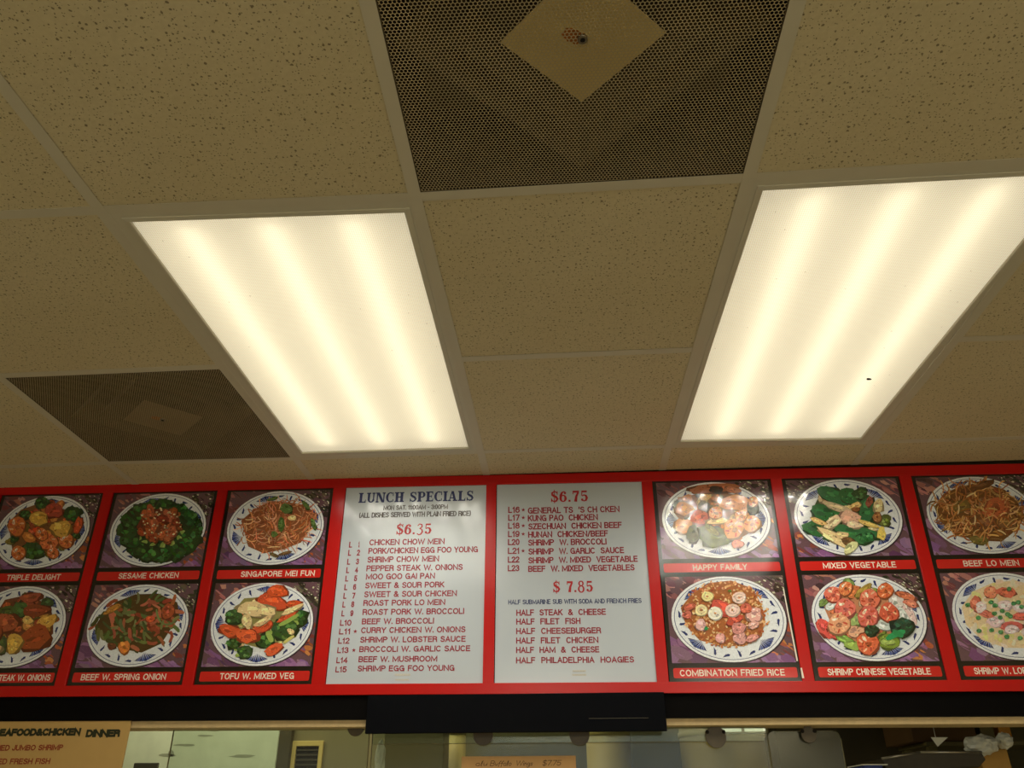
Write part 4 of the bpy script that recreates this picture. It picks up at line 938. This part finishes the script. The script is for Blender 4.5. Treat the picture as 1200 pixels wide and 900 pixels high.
# stained white board
WB = slab_thing('white_board', 'sheet', 2.35, 138, 845, 322, 900, 0.012, 'stained white board behind the hatch, right of the tan poster', 'board', drop=0.35)
def on_wb(name, mat, pts, off=0.0006):
    m = MB(); q = [at(u, v, 2.35) for u, v in pts]; m.slab([(p.x - WB.location.x, p.z - WB.location.z) for p in q], -off, 0); return m.build(name, mat, WB)
on_wb('dark_tape', 'tape', [(165, 848), (172, 848), (163, 857), (161, 856)])
rs = random.Random(8)
for u, v, w, h in ((201, 883, 4, 5), (196, 885, 12, 2), (250, 855, 10, 2), (268, 854, 8, 1.2), (216, 873, 14, 1.5), (285, 886, 16, 2), (240, 862, 10, 1.2)):
    on_wb('stain', 'stain', [(u + w * rs.uniform(.7, 1.2) * math.cos(t), v + h * rs.uniform(.7, 1.2) * math.sin(t)) for t in [2 * PI * k / 9 for k in range(9)]], 0.0004)
slab_thing('small_dark_sign', 'tape', 2.3, 157, 894, 184, 904, 0.01, 'small dark box in front of the stained white board at its lower left', 'box', drop=0.02)
# grey wall panel with louvred grille
YD = 2.6
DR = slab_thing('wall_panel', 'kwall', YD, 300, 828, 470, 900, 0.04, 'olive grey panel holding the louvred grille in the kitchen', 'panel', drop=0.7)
gx = [at(343, 868, YD - .02), at(376, 900, YD - .02)]
GX = empty('louvre_grille', ((gx[0].x + gx[1].x) / 2, YD - 0.02, gx[0].z)); tag(GX, 'framed louvre grille with dark slats on the olive panel', 'grille')
w = gx[1].x - gx[0].x; m = MB()
m.box(-w / 2, w / 2, 0, .018, -.022, 0); m.box(-w / 2, -w / 2 + .018, 0, .018, -.5, -.02); m.box(w / 2 - .018, w / 2, 0, .018, -.5, -.02); m.box(-w / 2, w / 2, 0, .018, -.52, -.5); m.build('frame', 'cream', GX, bevel=0.002)
m = MB(); m.box(-w / 2 + .018, w / 2 - .018, .012, .016, -.5, -.022); m.build('backing', 'hole', GX)
m = MB()
for k in range(24): m.box(-w / 2 + .018, w / 2 - .018, .004, .012, -.04 - k * .019, -.034 - k * .019)
m.build('slats', 'pan', GX)
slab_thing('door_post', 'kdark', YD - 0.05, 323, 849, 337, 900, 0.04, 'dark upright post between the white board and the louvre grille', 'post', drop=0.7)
# crinkled clear bag
def crumple(name, mat, Y, u0, v0, u1, v1, label, seed, depth=0.05, n=3, cat='bag', rough=.28):
    x0, x1, z0, z1 = rect_at(Y, u0, v0, u1, v1); cx, cz = (x0 + x1) / 2, (z0 + z1) / 2
    bm = bmesh.new(); bmesh.ops.create_icosphere(bm, subdivisions=n, radius=1.0); r = random.Random(seed)
    for v in bm.verts:
        k = 1 + r.uniform(-rough, rough * .4); v.co = Vector((v.co.x * (x1 - x0) / 2 * k, v.co.y * depth * k, v.co.z * (z1 - z0) / 2 * k))
    me = bpy.data.meshes.new(name); bm.to_mesh(me); bm.free(); me.materials.append(MT[mat])
    o = bpy.data.objects.new(name, me); COL.objects.link(o); o.location = (cx, Y + depth, cz)
    return tag(o, label, cat)
crumple('plastic_bag', 'bag', YW + 0.14, 440, 866, 449, 912, 'thin crinkled plastic bag hanging at the edge of the louvre screen', 5, 0.015)
slab_thing('steel_cabinet', 'kgrey', 2.1, 452, 840, 519, 900, 0.15, 'dull grey steel cabinet behind the wide screen', 'cabinet', drop=0.9)
def column(u0, u1, Y, mat, label, vt=838):
    a, b = at(u0, vt, Y), at(u1, vt, Y); r = (b.x - a.x) / 2
    root = tag(empty('kitchen_pipe', ((a.x + b.x) / 2, Y + r, 0.9)), label, 'pipe', 'upright cream pipes in the kitchen')
    h = a.z - 0.9
    m = MB(); m.tube((0, 0, 0), (0, 0, h), r, 40); m.build('pipe', mat, root)
    m = MB(); m.tube((0, 0, h * .93), (0, 0, h * .95), r * 1.03, 40); m.build('collar', mat, root)
column(520, 545, 2.3, 'cream', 'narrow cream pipe beside the grey steel cabinet')
column(686, 738, 2.3, 'cream', 'cream pipe right of the price note')
column(800, 902, 2.3, 'cream', 'widest cream pipe behind the kitchen strip lamp')
slab_thing('grey_partition', 'kgrey', 2.55, 545, 838, 690, 900, 0.05, 'grey green partition behind the price note', 'partition', drop=0.8)
slab_thing('olive_cupboard', 'kwall', 2.75, 738, 838, 800, 900, 0.3, 'olive cupboard between two cream pipes', 'cupboard', drop=0.8)
# strip lamp
YL = YW + 0.112; a, b = at(845, 851.5, YL), at(897, 857, YL)
SL = tag(empty('strip_lamp', ((a.x + b.x) / 2, YL, a.z)), 'small lit strip lamp under the fascia beside a round clip', 'lamp')
w = b.x - a.x; m = MB(); m.box(-w / 2 - .01, w / 2 + .01, 0.006, .04, -.004 - (a.z - b.z), .06); m.box(-.02, .02, -.0115, .006, .02, .05); m.build('housing', 'kgrey', SL)
for s0, s1 in ((-w / 2, -.006), (.004, w / 2)):
    m = MB(); m.box(s0, s1, -.004, .006, b.z - a.z, 0); m.build('lamp_tube', 'striplight', SL, bevel=0.002)
# right-hand side
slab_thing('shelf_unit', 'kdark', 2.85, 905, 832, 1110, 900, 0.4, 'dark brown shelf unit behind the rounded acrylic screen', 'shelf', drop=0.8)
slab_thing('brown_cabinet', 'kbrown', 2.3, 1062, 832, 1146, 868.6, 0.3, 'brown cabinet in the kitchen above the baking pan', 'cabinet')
Yr = 1.8
a, b, c = at(1091, 864, Yr), at(1111, 864, Yr), at(1099, 875, Yr)
m = MB(); m.slab([(a.x - c.x, a.z - c.z), (b.x - c.x, b.z - c.z), (0, 0)], 0, 0.002); m.tube((0, .001, a.z - c.z - .003), (0, .001, a.z - c.z + .06), 0.0006, 6)
tag(m.build('paper_pennant', 'bag', None, (c.x, Yr, c.z)), 'small white triangular tag hanging above the baking pan', 'tag')
# baking pan: tray with a bright rolled rim
q = [at(u, v, Yr) for u, v in ((1033, 889), (1078, 881.5), (1150, 881.5), (1156, 890), (1148, 899), (1040, 905))]
cx, cz = q[2].x, q[2].z
PN = tag(empty('baking_pan', (cx - .1, Yr, cz - .06)), 'dark baking pan with a bright rim at the lower right', 'pan')
m = MB(); m.slab([(p.x - cx + .1, p.z - cz + .06) for p in q], 0.0, 0.28); m.build('pan_body', 'pan', PN, bevel=0.004)
m = MB()
for k in (0, 1):
    p, r = q[k], q[k + 1]; m.tube((p.x - cx + .1, -.002, p.z - cz + .06), (r.x - cx + .1, -.002, r.z - cz + .06), .004, 10)
m.build('rim', 'steel', PN)
crumple('plastic_bag', 'bag', Yr + .03, 1134, 859, 1181, 886, 'crumpled white plastic bag lying on the right end of the baking pan', 9, .05, rough=.2)
crumple('plastic_bag', 'bag', Yr + .05, 1172, 857, 1195, 877, 'smaller white bag knot beside the crumpled bag at the right edge', 10, .04, rough=.2)
slab_thing('carton', 'tan', Yr + .145, 1146, 878, 1186, 900, 0.2, 'tan carton under the crumpled white bag', 'box', drop=.1)
slab_thing('carton', 'kgrey', 2.3, 1147, 848, 1168, 868.6, 0.2, 'grey green carton behind the crumpled white bag', 'box')
slab_thing('carton', 'orange', 2.3, 1168.5, 848, 1188, 868.6, 0.2, 'orange carton behind the smaller white bag knot', 'box')
a, b = at(1085, 869.2, 2.28), at(1270, 872.5, 2.28)
SHF = tag(empty('steel_shelf', ((a.x + b.x) / 2, 2.28, 0)), 'dull steel shelf carrying the brown cabinet and the cartons at the right', 'shelf')
w = b.x - a.x; m = MB(); m.box(-w / 2, w / 2, 0, .30, b.z, a.z); m.build('shelf_top', 'kgrey', SHF, bevel=0.002)
for sx in (-w / 2 + .01, w / 2 - .04):
    for sy in (.01, .26): m = MB(); m.box(sx, sx + .03, sy, sy + .03, 0, b.z); m.build('leg', 'kgrey', SHF)
BX = slab_thing('carton', 'blue', Yr - .05, 1012, 896.6, 1036, 906, 0.15, 'blue carton with a white lid below the baking pan', 'box', drop=.06)
a, b = at(1010, 895.5, Yr - .05), at(1040, 896.6, Yr - .05)
m = MB(); m.box(a.x - BX.location.x, b.x - BX.location.x, -.004, .155, 0, .003); m.build('lid', 'bag', BX, (0, 0, b.z - BX.location.z))
